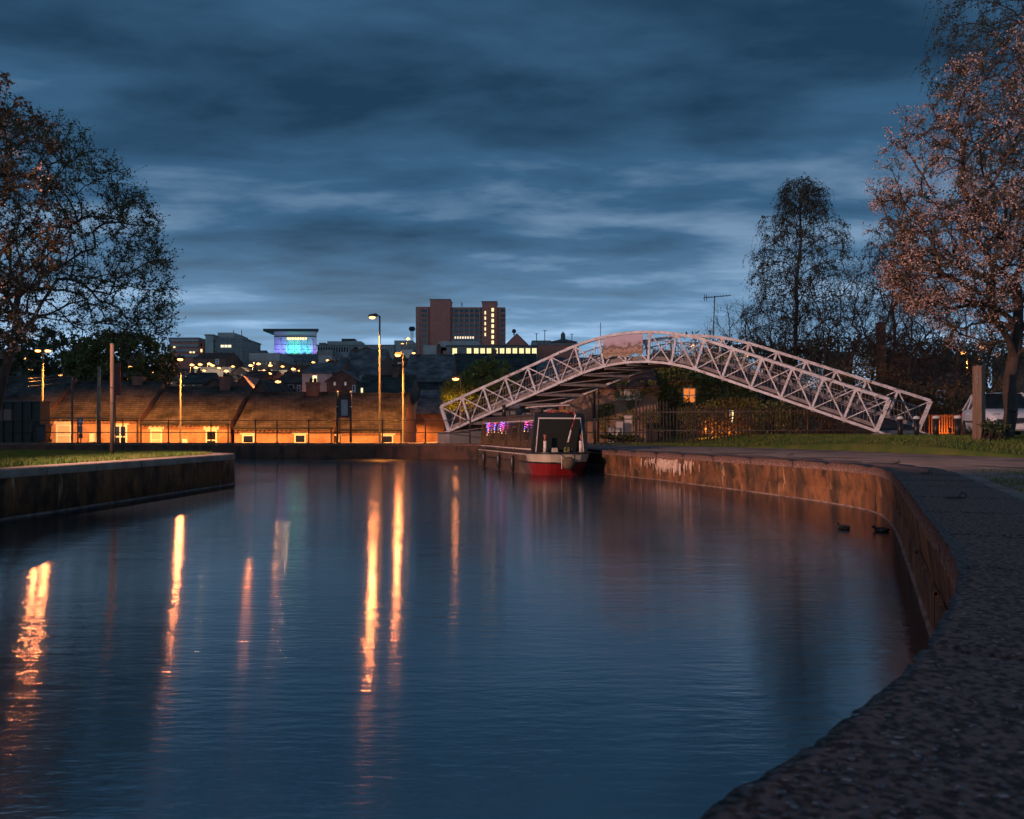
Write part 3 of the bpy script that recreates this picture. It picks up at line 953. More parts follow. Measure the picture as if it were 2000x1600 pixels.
# roof furniture, each its own thing standing on the roof
def bloc(x, y, z):
    c_, s_ = math.cos(BTH), math.sin(BTH)
    return Vector((1.72+x*c_-y*s_, 25.9+x*s_+y*c_, z))
RZ = CZ1+.09
o = empty('solar_panel', bloc(.10,2.6,RZ+.10), BTH, 'tilted pale solar panel on the narrowboat roof', 'solar panel')
MB().hexa([(-.55,-.75,.10),(.62,-.75,.16),(.62,.75,.16),(-.55,.75,.10),(-.55,-.75,.14),(.62,-.75,.20),(.62,.75,.20),(-.55,.75,.14)]).build('panel', mat('solar_back', (.42,.38,.38), rough=.45), o, local=True)
for y in (-.5,.5):
    MB().beam((-.4,y,-.12),(-.4,y,.11),.04,.04).build('bracket', M['galv'], o, local=True)
    MB().beam((.5,y,-.15),(.5,y,.16),.04,.04).build('bracket', M['galv'], o, local=True)
o = empty('stove_chimney', bloc(-.45,6.6,RZ-.03), BTH, 'short black stove chimney on the narrowboat roof', 'chimney')
MB().tube([(0,0,0),(0,0,.40)], .075, 12).build('flue', M['dark_paint'], o, local=True, smooth=True)
MB().tube([(0,0,.40),(0,0,.44),(0,0,.47)], [.10,.10,.02], 12).build('cowl', M['dark_paint'], o, local=True, smooth=True)
o = empty('bow_stool', bloc(-.22,4.9,RZ), BTH, 'low black roof rack carrying rolled gear on the narrowboat', 'roof rack')
for x in (-.3,.3):
    for y in (-.5,.5): MB().beam((x,y,0),(x,y,.18),.05,.05).build('leg', M['dark_paint'], o, local=True)
MB().beam((-.38,-.5,.20),(.38,-.5,.20),.06,.05).build('crossbar', M['dark_paint'], o, local=True)
MB().beam((-.38,.5,.20),(.38,.5,.20),.06,.05).build('crossbar', M['dark_paint'], o, local=True)
MB().tube([(-.25,-.8,.29),(-.2,.8,.29)], .075, 10).build('rolled_canvas', mat('canvas_blue', (.05,.06,.09), rough=.8), o, local=True, smooth=True)
o.name = 'roof_rack'
o = MB().hexa([(-.30,-.2,0),(.28,-.2,0),(.28,.25,0),(-.30,.25,0),(-.28,-.18,.11),(.26,-.18,.11),(.26,.23,.11),(-.28,.23,.11)]).build('storage_box', mat('box_yellow', (.42,.30,.03), rough=.5), None, bevel=.02)
o.location = bloc(.25,1.6,RZ-.03); o.rotation_euler.z = BTH; tag(o, 'yellow storage box on the near end of the boat roof', 'box')
random.seed(9)
for k, (x, y, s_, c_, lb) in enumerate([(-.5,1.5,.16,(.05,.04,.04),'dark folded bag on the boat roof nearest the solar panel'),(-.1,1.3,.12,(.25,.10,.07),'rust brown crate on the boat roof before the solar panel'),(-.1,6.0,.22,(.10,.12,.12),'grey bundle on the far part of the boat roof')]):
    b_ = MB().ball((0,0,s_*.45), s_, 12, 8, (1.2,1.0,.5)) if k != 1 else MB().hexa([(-s_,-s_,0),(s_,-s_,0),(s_,s_,0),(-s_,s_,0),(-s_*1.1,-s_*1.1,s_),(s_*1.1,-s_*1.1,s_),(s_*1.1,s_*1.1,s_),(-s_*1.1,s_*1.1,s_)])
    o = b_.build(('roof_bag','crate','roof_bag')[k], mat('gear%d' % k, c_, rough=.8), None, smooth=(k != 1))
    o.location = bloc(x, y, RZ-.02); o.rotation_euler.z = BTH; tag(o, lb, ('bag','crate','bag')[k])
# string of coloured lights hanging along the cabin side
sl = empty('string_lights', bloc(-.9,4,1.8), BTH, 'string of red, blue and white lights hanging on the boat cabin side', 'string lights')
cols3 = {'red': emat('bulb_red', (1,.05,.22), 2.6), 'blue': emat('bulb_blue', (.25,.16,1), 3), 'white': emat('bulb_white', (1,.60,.30), 2.4)}
wire = MB(); bulbs = {k: MB() for k in cols3}
random.seed(4)
prev = None
for i in range(60):
    y = 1.2 + 6.8*i/59; yl = y-4
    zt = 1.80 - .05*abs(math.sin(i*.55)); xo = -(.86)-.03
    p = Vector((xo+.9, yl, zt-1.8))
    if prev is not None: wire.beam(prev, p, .006, .006)
    prev = p
    cluster = math.sin(i*.62)+.55*math.sin(i*.23+1) + (.9 if y > 4.6 else 0)
    if cluster > 1.0:
        ln = .12 + .32*random.random()*(1 if y < 4.6 else 1.25)
        nb = max(2, int(ln/.07))
        wire.beam(p, p+Vector((-.03*ln/.3,0,-ln)), .005, .005)
        for k in range(nb):
            q = p+Vector((-.012-.03*ln/.3*k/nb,0,-ln*(k+.6)/nb))
            f__ = k/nb
            key = 'white' if f__ > .72 else random.choice(['red','blue','red','blue','blue'] if y > 4.6 else ['red','red','blue'])
            bulbs[key].ball(q, .019, 6, 4)
wire.build('wire', M['dark_paint'], sl, local=True)
for k in cols3:
    o = bulbs[k].build('bulbs', cols3[k], sl, local=True); tag(o, k+' bulbs', kind='stuff')
# mooring line
p0 = bloc(.98,.9,.74); pq = Vector((3.55,27.9,Q+.06))
ml = MB().tube([p0, p0.lerp(pq,.35)-Vector((0,0,.10)), p0.lerp(pq,.7)-Vector((0,0,.06)), pq], .014, 6).build('mooring_rope', M['rope'])
tag(ml, 'dark rope tying the narrowboat to the right quay', 'rope')
# ---------------------------------------------------------------- street lamps
M['lens'] = emat('lamp_lens', (1.0,0.40,0.10), 7)
M['lens_far'] = emat('lamp_lens_far', (1.0,0.42,0.11), 6)
M['lens_white'] = emat('lamp_lens_white', (1.0,0.80,0.52), 30)
M['lens_blue'] = emat('lamp_lens_blue', (.35,.45,1.0), 14)
def street_lamp(lx, ly, d, base_z, arm, label, energy=0, pole_r=.075, group='street lamps', lens=None, name='street_lamp', heads=1, lr=.15, light_r=.14, coln=SODIUM, dep=0.0):
    c = P(lx, ly, d)
    px_ = c.x + arm
    o = empty(name, (px_, d, base_z), 0, label, 'street lamp', group)
    H = c.z - base_z
    MB().tube([(0,0,-.3),(0,0,1.2),(0,0,1.25),(0,0,H+.10)], [pole_r*1.5,pole_r*1.5,pole_r,pole_r*.62], 8).build('pole', M['galv'], o, local=True, smooth=True)
    for s in ((-1,) if heads == 1 else (-1, 1)):
        ax = s*arm
        MB().tube([(0,0,H+.06),(ax*.4,0,H+.18),(ax*.75,0,H+.17)], pole_r*.5, 6).build('arm', M['galv'], o, local=True, smooth=True)
        h = MB(); sg = -1 if ax < 0 else 1
        L_ = lr*2.1
        h.hexa([(ax-sg*L_*.9,-lr*.6,H+.06),(ax+sg*L_*.75,-lr*.6,H+.06),(ax+sg*L_*.75,lr*.6,H+.06),(ax-sg*L_*.9,lr*.6,H+.06),
                (ax-sg*L_*.8,-lr*.35,H+.26),(ax+sg*L_*.5,-lr*.35,H+.20),(ax+sg*L_*.5,lr*.35,H+.20),(ax-sg*L_*.8,lr*.35,H+.26)] if sg > 0 else
               [(ax-L_*.75,-lr*.6,H+.06),(ax+L_*.9,-lr*.6,H+.06),(ax+L_*.9,lr*.6,H+.06),(ax-L_*.75,lr*.6,H+.06),
                (ax-L_*.5,-lr*.35,H+.20),(ax+L_*.8,-lr*.35,H+.26),(ax+L_*.8,lr*.35,H+.26),(ax-L_*.5,lr*.35,H+.20)])
        hd = h.build('lantern', M['galv'], o, local=True, bevel=.02)
        MB().ball((ax,0,H+.02), lr, 12, 8, (1.15,.75,.55)).build('lens', lens or M['lens'], hd, local=True, smooth=True)
        if energy:
            ld = bpy.data.lights.new('lamp_light', 'SPOT'); ld.color = coln; ld.shadow_soft_size = light_r; ld.spot_size = R(150); ld.spot_blend = .3
            ld.energy = energy*(.10 if d < 79 or energy < 2000 else 1.0); ld.color = (1.0,.27,.075)
            lo_ = bpy.data.objects.new('lamp_light', ld); col.objects.link(lo_); lo_.parent = hd; lo_.location = (ax, -.22, H-.12); lo_.rotation_euler = (R(-78), 0, 0)
            ls = bpy.data.lights.new('lamp_cone', 'SPOT'); ls.energy = energy*2.8/heads; ls.color = coln; ls.shadow_soft_size = .12; ls.spot_size = R(140); ls.spot_blend = .35
            ls_o = bpy.data.objects.new('lamp_cone', ls); col.objects.link(ls_o); ls_o.parent = hd; ls_o.location = (ax*1.15, .75 if d < 80 else -.1, H-.24); ls_o.rotation_euler = (R(15) if d < 62 else 0, 0, 0)
    return o
LE_ = 3600
street_lamp(727, 621, 46.0, -2.7, .42, 'tall street lamp with lantern to the left, tallest of the lamps', LE_*.9)
street_lamp(777, 695, 50.0, -2.7, .32, 'street lamp on a bent pole right beside the tallest lamp', LE_*.8)
street_lamp(797, 790, 66.0, -2.5, .28, 'low street lamp at the right end of the terraced houses', LE_*.35, pole_r=.06)
street_lamp(352, 703, 50.0, -2.7, .01, 'street lamp standing before the terrace chimney left of centre', LE_)
street_lamp(74, 686, 50.0, -2.7, .30, 'twin headed street lamp beyond the dark hut at left', LE_*.9, heads=2)
# the lamp of the left bank, just outside the picture, that lights the bridge and the quay
fl = empty('floodlight_pole', (-14, 9, Q-.05), 0, 'floodlight on a pole of the left bank outside the picture', 'street lamp')
MB().tube([(0,0,0),(0,0,6.4)], [.09,.06], 8).build('pole', M['galv'], fl, local=True, smooth=True)
hd = MB().hexa([(.0,-.25,6.25),(.3,-.15,6.2),(.12,.3,6.2),(-.15,.15,6.25),(.0,-.25,6.6),(.3,-.15,6.6),(.12,.3,6.6),(-.15,.15,6.6)]).build('lamp_head', M['galv'], fl, local=True)
ld = bpy.data.lights.new('floodlight', 'SPOT'); ld.energy = 28000; ld.color = (1.0,.52,.38); ld.spot_size = R(74); ld.spot_blend = .5; ld.shadow_soft_size = .3
lo_ = bpy.data.objects.new('floodlight', ld); col.objects.link(lo_); lo_.parent = fl; lo_.location = (.45,.45,6.3)
lo_.rotation_euler = Vector((23.5,22,-4.6)).to_track_quat('-Z','Y').to_euler()
ld = bpy.data.lights.new('floodlight_spill', 'POINT'); ld.energy = 950; ld.color = (1.0,.42,.12); ld.shadow_soft_size = .25
lo_ = bpy.data.objects.new('floodlight_spill', ld); col.objects.link(lo_); lo_.parent = fl; lo_.location = (.5,.5,6.0)
far_lamps = [(45,700,95,'beyond the twin lamp, leftmost of all'),(60,722,120,'small low one between the two left lamps'),(118,732,85,'white pole right of the twin lamp'),(128,709,150,'above the green tree at left'),
  (254,717,110,'beside the first chimney'),(302,728,130,'at the foot of the green tree'),(375,713,170,'left of the trio over the white shed'),(383,718,165,'middle of the trio over the white shed'),(391,712,175,'right of the trio over the white shed'),
  (367,736,120,'just right of the terrace lamp'),(409,711,180,'left of the pair over the white shed'),(415,714,185,'right of the pair over the white shed'),(442,725,140,'above the second chimney'),
  (490,714,150,'at the left end of the far shed'),(505,711,190,'below the left end of the theatre'),(528,714,200,'small one below the theatre'),(526,730,120,'in front of the far shed'),(573,721,170,'small one above the bright shed lamp'),(567,729,130,'bright one before the right end of the far shed'),
  (543,746,80,'white pole before the brick houses'),(797,662,210,'high one left of the tower block'),(890,741,58,'on a dark pole left of the green shrub'),(1428,700,140,'seen through the bridge at right'),(1458,695,150,'second seen through the bridge at right'),(1353,676,160,'seen through the bridge crest'),
  (1880,690,62,'between the bare trunks at right'),(1920,678,64,'behind the blossom at right')]
for i, (x, y, d, w_) in enumerate(far_lamps):
    street_lamp(x, y, d, hill(PX(x,d), d), .35*(1 if i % 2 else -1), 'distant street lamp '+w_, {13:5200,16:6500,19:2600,21:420,25:5200,26:3200}.get(i, 0 if i not in (2,4,6,10,12,18,20) else 1100), pole_r=.07, group='distant street lamps', lens=M['lens_far'], lr=.10+.0018*d)

# ---------------------------------------------------------------- railings
def railing(pts, label, zb, hgt=1.2, rails=(.55,1.18), r=.022, pr=.033):
    o = empty('railing', tuple(pts[0])[:2]+(zb,), 0, label, 'railing')
    for p in pts:
        q = Vector((p[0],p[1],zb))
        MB().tube([q, q+Vector((0,0,hgt+.03)), q+Vector((0,0,hgt+.07))], [pr,pr,pr*.5], 8).build('post', M['black_iron'], o, smooth=True)
        MB().tube([q, q+Vector((0,0,.03)), q+Vector((0,0,.06))], [pr*2.2,pr*2.2,pr], 8).build('post_foot', M['black_iron'], o)
    for h in rails:
        for i in range(len(pts)-1):
            a, b = Vector((pts[i][0],pts[i][1],zb+h)), Vector((pts[i+1][0],pts[i+1][1],zb+h))
            MB().tube([a, b], r, 6).build('rail', M['black_iron'], o, smooth=True)
    return o
pts = []
for px in (918,831,747,664,603,541,499,412,329,240,152,62,-30):
    u_, d_ = None, 42.5
    for _ in range(4):
        p, nn = CF.at(CF.find(PX(px,d_), d_)); d_ = p.y+.35
    pts.append((PX(px,d_), d_))
railing(pts, 'black two rail railing along the far canal wall', Q)
railing([(PX(x,d),d) for x,d in ((1146,40.2),(1161,39.6),(1182,39.2),(1218,38.6),(1272,37.9))], 'short black railing right of the narrowboat under the bridge', Q)
railing([(PX(1161,39.6)+.02,39.7),(PX(1161,39.6)+.25,41.5),(PX(1161,39.6)+.6,44)], 'black railing running back beneath the bridge', Q)

# ---------------------------------------------------------------- terraced houses and the town
def window(parent, x0, x1, z0, z1, y, frame=.06, glass='glass_dark', sill=True, lintel=None, bars=1, fm='white_paint', vbar=False):
    f = MB(); yf = y-.05
    f.box(x0,x0+frame,yf,y+.02,z0,z1).box(x1-frame,x1,yf,y+.02,z0,z1).box(x0+frame,x1-frame,yf,y+.02,z0,z0+frame).box(x0+frame,x1-frame,yf,y+.02,z1-frame,z1)
    for k in range(bars):
        zz = z0+(z1-z0)*(k+1)/(bars+1); f.box(x0+frame,x1-frame,yf+.005,y+.02,zz-frame*.4,zz+frame*.4)
    if vbar: f.box((x0+x1)/2-frame*.35,(x0+x1)/2+frame*.35,yf+.008,y+.02,z0+frame,z1-frame)
    w_ = f.build('window', M[fm], parent)
    MB().box(x0+frame*.5,x1-frame*.5,y-.025,y+.03,z0+frame*.5,z1-frame*.5).build('pane', M[glass], w_)
    if sill: MB().box(x0-.08,x1+.08,y-.12,y+.02,z0-.12,z0-.005).build('sill', M['stone_lintel'], w_)
    if lintel:
        MB().box(x0-.14,x1+.14,y-.07,y+.02,z1+.005,z1+lintel).build('lintel', M['stone_lintel'], w_)
    return w_

def house(name, label, x0, x1, ye, yr, d, dep, base_z, wall, roof, style='side', wins=(), stacks=(), group=None, cat='house', over=.18, detail=False, parapet=.0):
    X0, X1 = PX(x0,d), PX(x1,d)
    ze = PZ(ye,d); zr = PZ(yr, d+dep/2) if style == 'side' else PZ(yr, d)
    o = empty(name, ((X0+X1)/2, d, base_z), 0, label, cat, group)
    Y0, Y1, Ym = d, d+dep, d+dep/2
    wl = MB()
    if style == 'side':
        wl.hexa([(X0,Y0,base_z),(X1,Y0,base_z),(X1,Y1,base_z),(X0,Y1,base_z),(X0,Y0,ze),(X1,Y0,ze),(X1,Y1,ze),(X0,Y1,ze)])
        for X, e0 in ((X0-.004,0),(X1+.004,0)):
            MB().poly([(X,Y0+.01,base_z),(X,Y1,base_z),(X,Y1,ze),(X,Ym,zr-.03),(X,Y0+.01,ze)]).build('gable', M['brick_dark'], o)
        wl.build('wall', M[wall], o)
        rm = MB()
        sl_ = (zr-ze)/(dep/2)
        for s in (0,1):
            ya, yb = (Y0-over, Ym) if s == 0 else (Y1+over, Ym)
            za = ze - sl_*over
            n_ = 10 if detail else 2
            A = [(X0-.03+(X1-X0+.06)*i/n_) for i in range(n_+1)]
            m_ = 6 if detail else 1
            for i in range(n_):
                for j in range(m_):
                    t0, t1 = j/m_, (j+1)/m_
                    w0 = lambda x,t: (.05*math.sin(x*1.3+t*2)*t*(1-t)*2 if detail else 0)
                    rm.quad((A[i],ya+(yb-ya)*t0,za+(zr-za)*t0+w0(A[i],t0)),(A[i+1],ya+(yb-ya)*t0,za+(zr-za)*t0+w0(A[i+1],t0)),(A[i+1],ya+(yb-ya)*t1,za+(zr-za)*t1+w0(A[i+1],t1)),(A[i],ya+(yb-ya)*t1,za+(zr-za)*t1+w0(A[i],t1)))
            rm.quad((X0-.03,ya,za),(X1+.03,ya,za),(X1+.03,ya,za-.07),(X0-.03,ya,za-.07))
        rf_ = rm.build('roof', M[roof], o)
        MB().tube([(X0,Ym,zr+.02),(X1,Ym,zr+.02)], .09, 6).build('ridge_tiles', M[roof], rf_)
    elif style == 'front':
        Xm = (X0+X1)/2
        wl.hexa([(X0,Y0,base_z),(X1,Y0,base_z),(X1,Y1,base_z),(X0,Y1,base_z),(X0,Y0,ze),(X1,Y0,ze),(X1,Y1,ze),(X0,Y1,ze)])
        wl.tri((X0,Y0,ze),(X1,Y0,ze),(Xm,Y0,zr-.05)); wl.tri((X1,Y1,ze),(X0,Y1,ze),(Xm,Y1,zr-.05))
        wl.build('wall', M[wall], o)
        rm = MB(); sl_ = (zr-ze)/(Xm-X0)
        for s in (-1,1):
            xe = Xm + s*((X1-X0)/2+over); zz = ze - sl_*over
            th = .12
            rm.hexa([(xe,Y0-over,zz-th),(Xm,Y0-over,zr-th),(Xm,Y1+over,zr-th),(xe,Y1+over,zz-th),(xe,Y0-over,zz),(Xm,Y0-over,zr),(Xm,Y1+over,zr),(xe,Y1+over,zz)])
        rf_ = rm.build('roof', M[roof], o)
    else:   # flat
        wl.box(X0,X1,Y0,Y1,base_z,ze); wl.build('wall', M[wall], o)
        rf_ = MB().box(X0-over,X1+over,Y0-over,Y1+over,ze+.002,ze+max(.25,(zr-ze))).build('roof', M[roof], o)
    for w_ in wins:
        a, b, c_, e_ = w_[:4]; kw = w_[4] if len(w_) > 4 else {}
        window(o, PX(a,d), PX(b,d), PZ(e_,d), PZ(c_,d), d, **kw)
    for k, s_ in enumerate(stacks):
        a, b, c_, e_ = s_[:4]; dd = s_[4] if len(s_) > 4 else Ym
        xa, xb = PX(a,dd), PX(b,dd); z1, z0 = PZ(c_,dd), PZ(e_,dd)-.8
        st = MB().box(xa,xb,dd-.35,dd+.35,z0,z1-.18).box(xa-.05,xb+.05,dd-.40,dd+.40,z1-.18,z1).build('chimney', M['brick_dark'], rf_)
        npot = 2 if xb-xa > .5 else 1
        for i in range(npot):
            xx = xa+(xb-xa)*(i+1)/(npot+1)
            MB().tube([(xx,dd,z1-.01),(xx,dd,z1+.32)], [.13,.10], 8).build('chimney_pot', M['tile_red'], st, smooth=True)
    return o

SW = dict(lintel=.26, sill=False)
terr = 'terraced houses beyond the far canal wall'
T = []
T.append(house('terraced_house', 'terraced house at far left, its roof behind the dark hut', -70, 90, 808, 737, 58, 8, -2.75, 'brick', 'slate', group=terr, detail=True, wins=[(-20,5,826,870,SW)]))
T.append(house('terraced_house', 'terraced house with orange wall and sash window behind the sign post', 93, 273, 815, 747, 58, 8, -2.75, 'brick', 'slate', group=terr, detail=True,
   wins=[(110,140,829,872,dict(lintel=.22,sill=False,glass='glass_blind',frame=.12)),(221,249,830,876,dict(lintel=.10,sill=False,frame=.12,vbar=True))], stacks=[(262,281,736,760)]))
T.append(house('terraced_house', 'terraced house with a street lamp pole before its roof', 277, 450, 826, 757, 58.05, 8, -2.75, 'brick', 'slate', group=terr, detail=True,
   wins=[(294,317,839,880,dict(lintel=.25,sill=False,glass='glass_blind',frame=.10)),(402,424,840,880,dict(lintel=.25,sill=False,frame=.1))], stacks=[(432,452,736,776)]))
T.append(house('terraced_house', 'terraced house with a tall centre chimney and two pale windows', 458, 652, 835, 768, 58.1, 8, -2.75, 'brick', 'slate', group=terr, detail=True,
   wins=[(473,497,849,882,dict(lintel=.12,sill=False,frame=.10)),(575,598,848,882,dict(lintel=.08,sill=False,frame=.10))], stacks=[(600,623,747,785)]))
T.append(house('terraced_house', 'terraced house at the right end of the row, behind the tallest lamp', 656, 787, 838, 770, 58.15, 8, -2.75, 'brick', 'slate', group=terr, detail=True,
   wins=[(640+1+16,663,851,880,dict(lintel=.10,sill=False,frame=.08)),(746,768,850,880,dict(lintel=.14,sill=False,frame=.08))]))
for i, o in enumerate(T):                     # gutter, eaves dentils and drainpipe on each
    xa, xb, ye_ = [(-70,90,808),(93,273,815),(277,450,826),(458,652,835),(656,787,838)][i]
    d = 58+.05*max(0,i-1); X0, X1, z = PX(xa,d), PX(xb,d), PZ(ye_,d)
    MB().tube([(X0,d-.24,z-.02),(X1,d-.24,z-.02)], .07, 6).build('gutter', M['dark_paint'], o)
    dn = MB(); n_ = int((X1-X0)/.32)
    for k in range(n_):
        x = X0+.1+(X1-X0-.2)*k/n_; dn.box(x,x+.13,d-.13,d+.01,z-.30,z-.12)
    dn.box(X0,X1,d-.06,d+.01,z-.44,z-.32)
    dn.build('eaves_course', M['brick_dark'], o)
    MB().tube([(X1-.12,d-.2,z-.05),(X1-.12,d-.12,z-.4),(X1-.12,d-.12,-2.7)], .05, 6).build('drainpipe', M['dark_paint'], o)
    if i in (1,2,3):
        MB().box(X0+(X1-X0)*.47,X0+(X1-X0)*.47+.35,d-.22,d,z-1.75,z-1.15).build('wall_box', M['white_paint'], o)

# houses and roofs between the terrace and the town centre
mid = 'houses on the hill behind the terrace'
def hz(x, d): return hill(PX(x,d), d)-1.5
house('rendered_house', 'house with pink lit rendered gable wall and one lit window', 590, 648, 728, 711, 84, 9, hz(620,84), 'render_white', 'slate_dark', group=mid,
      wins=[(609,621,732,752,dict(glass='lit_warm',sill=False,frame=.1))])
house('brick_extension', 'narrow red brick end wall right of the rendered house', 648.5, 662, 726, 700, 84.2, 9, hz(650,84), 'brick_dark', 'slate_dark', group=mid)
house('slate_house', 'large dark slate roofed house with white sash window', 664, 742, 730, 684, 88, 12, hz(700,88), 'brick_dark', 'slate_dark', group=mid,
      wins=[(682,694,733,750,dict(sill=False,frame=.12)),(702,712,733,746,dict(sill=False,frame=.12))], stacks=[(688,701,683,699)])
house('gabled_house', 'house with grey gable rising behind the slate roof', 690, 740, 690, 676, 100, 10, hz(715,100), 'brick_dark', 'slate_dark', 'front', group=mid)
house('long_roof_house', 'long slate roof sloping behind the tallest lamp pole', 690, 800, 772, 735, 72, 10, hz(740,72), 'brick_dark', 'slate', group=mid, wins=[(688,694,752,775,dict(sill=False)),(704,710,757,775,dict(sill=False,glass='lit_warm'))], stacks=[(768,779,718,738)])
house('brick_terrace', 'low brick houses with pale windows behind the centre chimney', 540, 590, 748, 735, 92, 9, hz(565,92), 'brick', 'tile_red', group=mid,
      wins=[(549,556,751,766,dict(sill=False,frame=.1)),(563,574,751,766,dict(sill=False,frame=.1)),(580,587,752,766,dict(sill=False,frame=.1))])
house('gable_outbuilding', 'dark gabled outbuilding right of the second chimney', 472, 545, 795, 742, 70, 9, hz(505,70), 'brick_dark', 'slate', 'front', group=mid)
house('gable_outbuilding', 'dark gabled outbuilding close behind the second chimney', 450, 500, 765, 733, 78, 9, hz(475,78), 'brick_dark', 'slate_dark', 'front', group=mid)
house('big_slate_house', 'broad dark slate roof left of the shrub', 786, 880, 746, 694, 96, 14, hz(830,96), 'brick_dark', 'slate_dark', group=mid, wins=[(838,846,748,757,dict(sill=False,glass='lit_warm')),(812,820,748,757,dict(sill=False))], stacks=[(774,786,733,748)])
house('lower_slate_house', 'grey slate roof in front of the broad dark roof', 790, 876, 800, 748, 76, 10, hz(830,76), 'brick_dark', 'slate', group=mid)
house('white_house', 'small white house with sash window right of the low lamp', 806, 838, 790, 775, 73, 6, hz(820,73), 'render_white', 'slate_dark', 'front', group=mid, wins=[(813,828,792,816,dict(sill=False,frame=.12))])
house('lean_to', 'pale roofed lean to left of the bridge foot', 812, 868, 806, 764, 70, 8, hz(840,70), 'brick_dark', 'slate_dark', 'side', group=mid)
house('long_house', 'long grey roof under the row of lit windows', 880, 1050, 728, 692, 110, 12, hz(960,110), 'brick_dark', 'slate', group=mid, stacks=[(853,861,677,695),(960,970,684,702)],
      wins=[(876,892,729,736,dict(sill=False,glass='lit_white',frame=.05)),(905,945,729,735,dict(sill=False,glass='lit_white',frame=.05))])
house('long_house', 'dark roof behind the left slope of the bridge', 1050, 1180, 735, 700, 105, 12, hz(1110,105), 'brick_dark', 'slate_dark', group=mid)
for k, (a, b, c_, e_, d) in enumerate([(380,450,728,712,175),(470,590,734,722,150)]):
    o = house('white_shed', ['long white shed lit by lamps left of the second chimney','long white shed lit by lamps below the theatre'][k], a, b, c_-7, c_-11, d, 16, hz(a,d), 'render_white', 'concrete_pale', 'flat', group='white sheds', cat='shed')
for k, (x, y, d, e_) in enumerate([(400,716,166,1100),(440,716,166,900),(500,722,142,900),(560,722,142,1100)]):
    ld = bpy.data.lights.new('shed_light', 'POINT'); ld.energy = e_; ld.color = (1,.66,.34); ld.shadow_soft_size = .3
    lo_ = bpy.data.objects.new('shed_light', ld); col.objects.link(lo_); lo_.location = P(x, y, d)
house('distant_house', 'red brick hipped house below the office block', 377, 440, 700, 690, 210, 14, hz(400,210), 'brick_dark', 'tile_red', group=mid, wins=[(421,428,701,712,dict(sill=False,frame=.2))])
house('distant_house', 'low orange lit house below the theatre corner', 488, 545, 705, 690, 220, 14, hz(515,220), 'brick', 'concrete_pale', 'flat', group=mid, wins=[(x_,x_+4,707,712,dict(sill=False,frame=.1,glass='lit_warm' if x_ in (494,526) else 'glass_dark')) for x_ in range(494,540,8)])
house('distant_house', 'dark flat roofed block below the theatre', 545, 650, 708, 693, 240, 14, hz(600,240), 'brick_dark', 'slate_dark', group=mid, wins=[(x_,x_+3,709,713,dict(sill=False,frame=.08,glass='lit_warm' if x_ in (556,600,618) else 'glass_dark')) for x_ in range(550,640,6)])
house('distant_house', 'cream block right below the theatre', 622, 648, 694, 684, 230, 14, hz(635,230), 'concrete_pale', 'concrete', 'flat', group=mid)

# jumble of small houses climbing the slope behind the terrace
random.seed(77)
ordw = ['first','second','third','fourth','fifth','sixth','seventh','eighth','ninth','tenth','eleventh','twelfth','thirteenth','fourteenth','fifteenth','sixteenth','seventeenth','eighteenth']
spots = [(345,742,118),(372,748,96),(398,741,128),(418,752,92),(446,738,135),(468,728,140),(486,742,108),(512,738,122),(528,757,88),(556,742,112),(580,738,128),(646,716,150),(668,742,82),(712,716,120),(742,712,132),(762,728,108),(776,706,150),(800,716,112)]
for k, (x, y, d) in enumerate(spots):
    w_ = random.uniform(13,24)*110/d; hgt = random.uniform(11,16)*110/d
    wl_ = random.choice(['render_white','brick','brick_dark','brick_dark','concrete_pale']); st_ = random.choice(['side','side','front'])
    wn = []
    for j in range(2):
        xx = x-w_*.55+j*w_*.7; wn.append((xx,xx+3.4*110/d,y+3*110/d,y+8.5*110/d,dict(sill=False,frame=.09,glass=random.choice(['lit_warm','glass_dark','glass_dark','glass_blind']))))
    house('hillside_house', 'small hillside house behind the terrace, %s from the left' % ordw[k], x-w_, x+w_, y, y-hgt, d, 8, hz(x,d)-2, wl_, random.choice(['slate','slate_dark','tile_red']), st_, group='small houses on the hillside', wins=wn,
          stacks=[(x+w_*.55,x+w_*.55+4*110/d,y-hgt-5*110/d,y-hgt+2)] if st_ == 'side' else [])
for k, (x, y, d) in enumerate([(338,722,160),(358,728,128),(399,724,150),(428,719,172),(455,716,190),(478,722,160),(516,724,150),(552,716,180),(586,724,140),(612,708,200),(640,704,190),(676,712,170),(705,700,190),(757,699,200),(786,672,215),(808,690,190)]):
    street_lamp(x, y, d, hill(PX(x,d), d), .35, 'tiny hillside lamp among the roofs, %s from the left' % ordw[k], 0, pole_r=.06, group='tiny hillside lamps', lens=M['lens_far'], lr=.09+.0014*d)

# office blocks on the skyline
def block(name, label, x0, x1, y0, y1, d, dep, wall, rows, bays, lit=(), parts=None, gl='glass_dark', zbase=None, wt=.55, ht=.5, roofm='concrete', ytop=0):
    X0, X1 = PX(x0,d), PX(x1,d); z1 = PZ(y0,d); z0 = PZ(y1,d)
    o = empty(name, ((X0+X1)/2, d, z0-12), 0, label, 'building')
    MB().box(X0,X1,d,d+dep,z0-12,z1).build('wall', M[wall], o)
    MB().box(X0-.25,X1+.25,d-.25,d+dep+.25,z1+.003,z1+.5).build('roof', M[roofm], o)
    fh = (z1-z0)/max(rows,1); bw = (X1-X0)/max(bays,1)
    for r_ in range(rows):
        for b_ in range(bays):
            xa = X0+bw*(b_+.5-wt/2); za = z0+fh*(r_+.5-ht/2)
            g_ = lit[(r_,b_)] if (r_,b_) in lit else gl
            MB().box(xa,xa+bw*wt,d-.08,d+.02,za,za+fh*ht).build('window', M[g_], o)
    return o
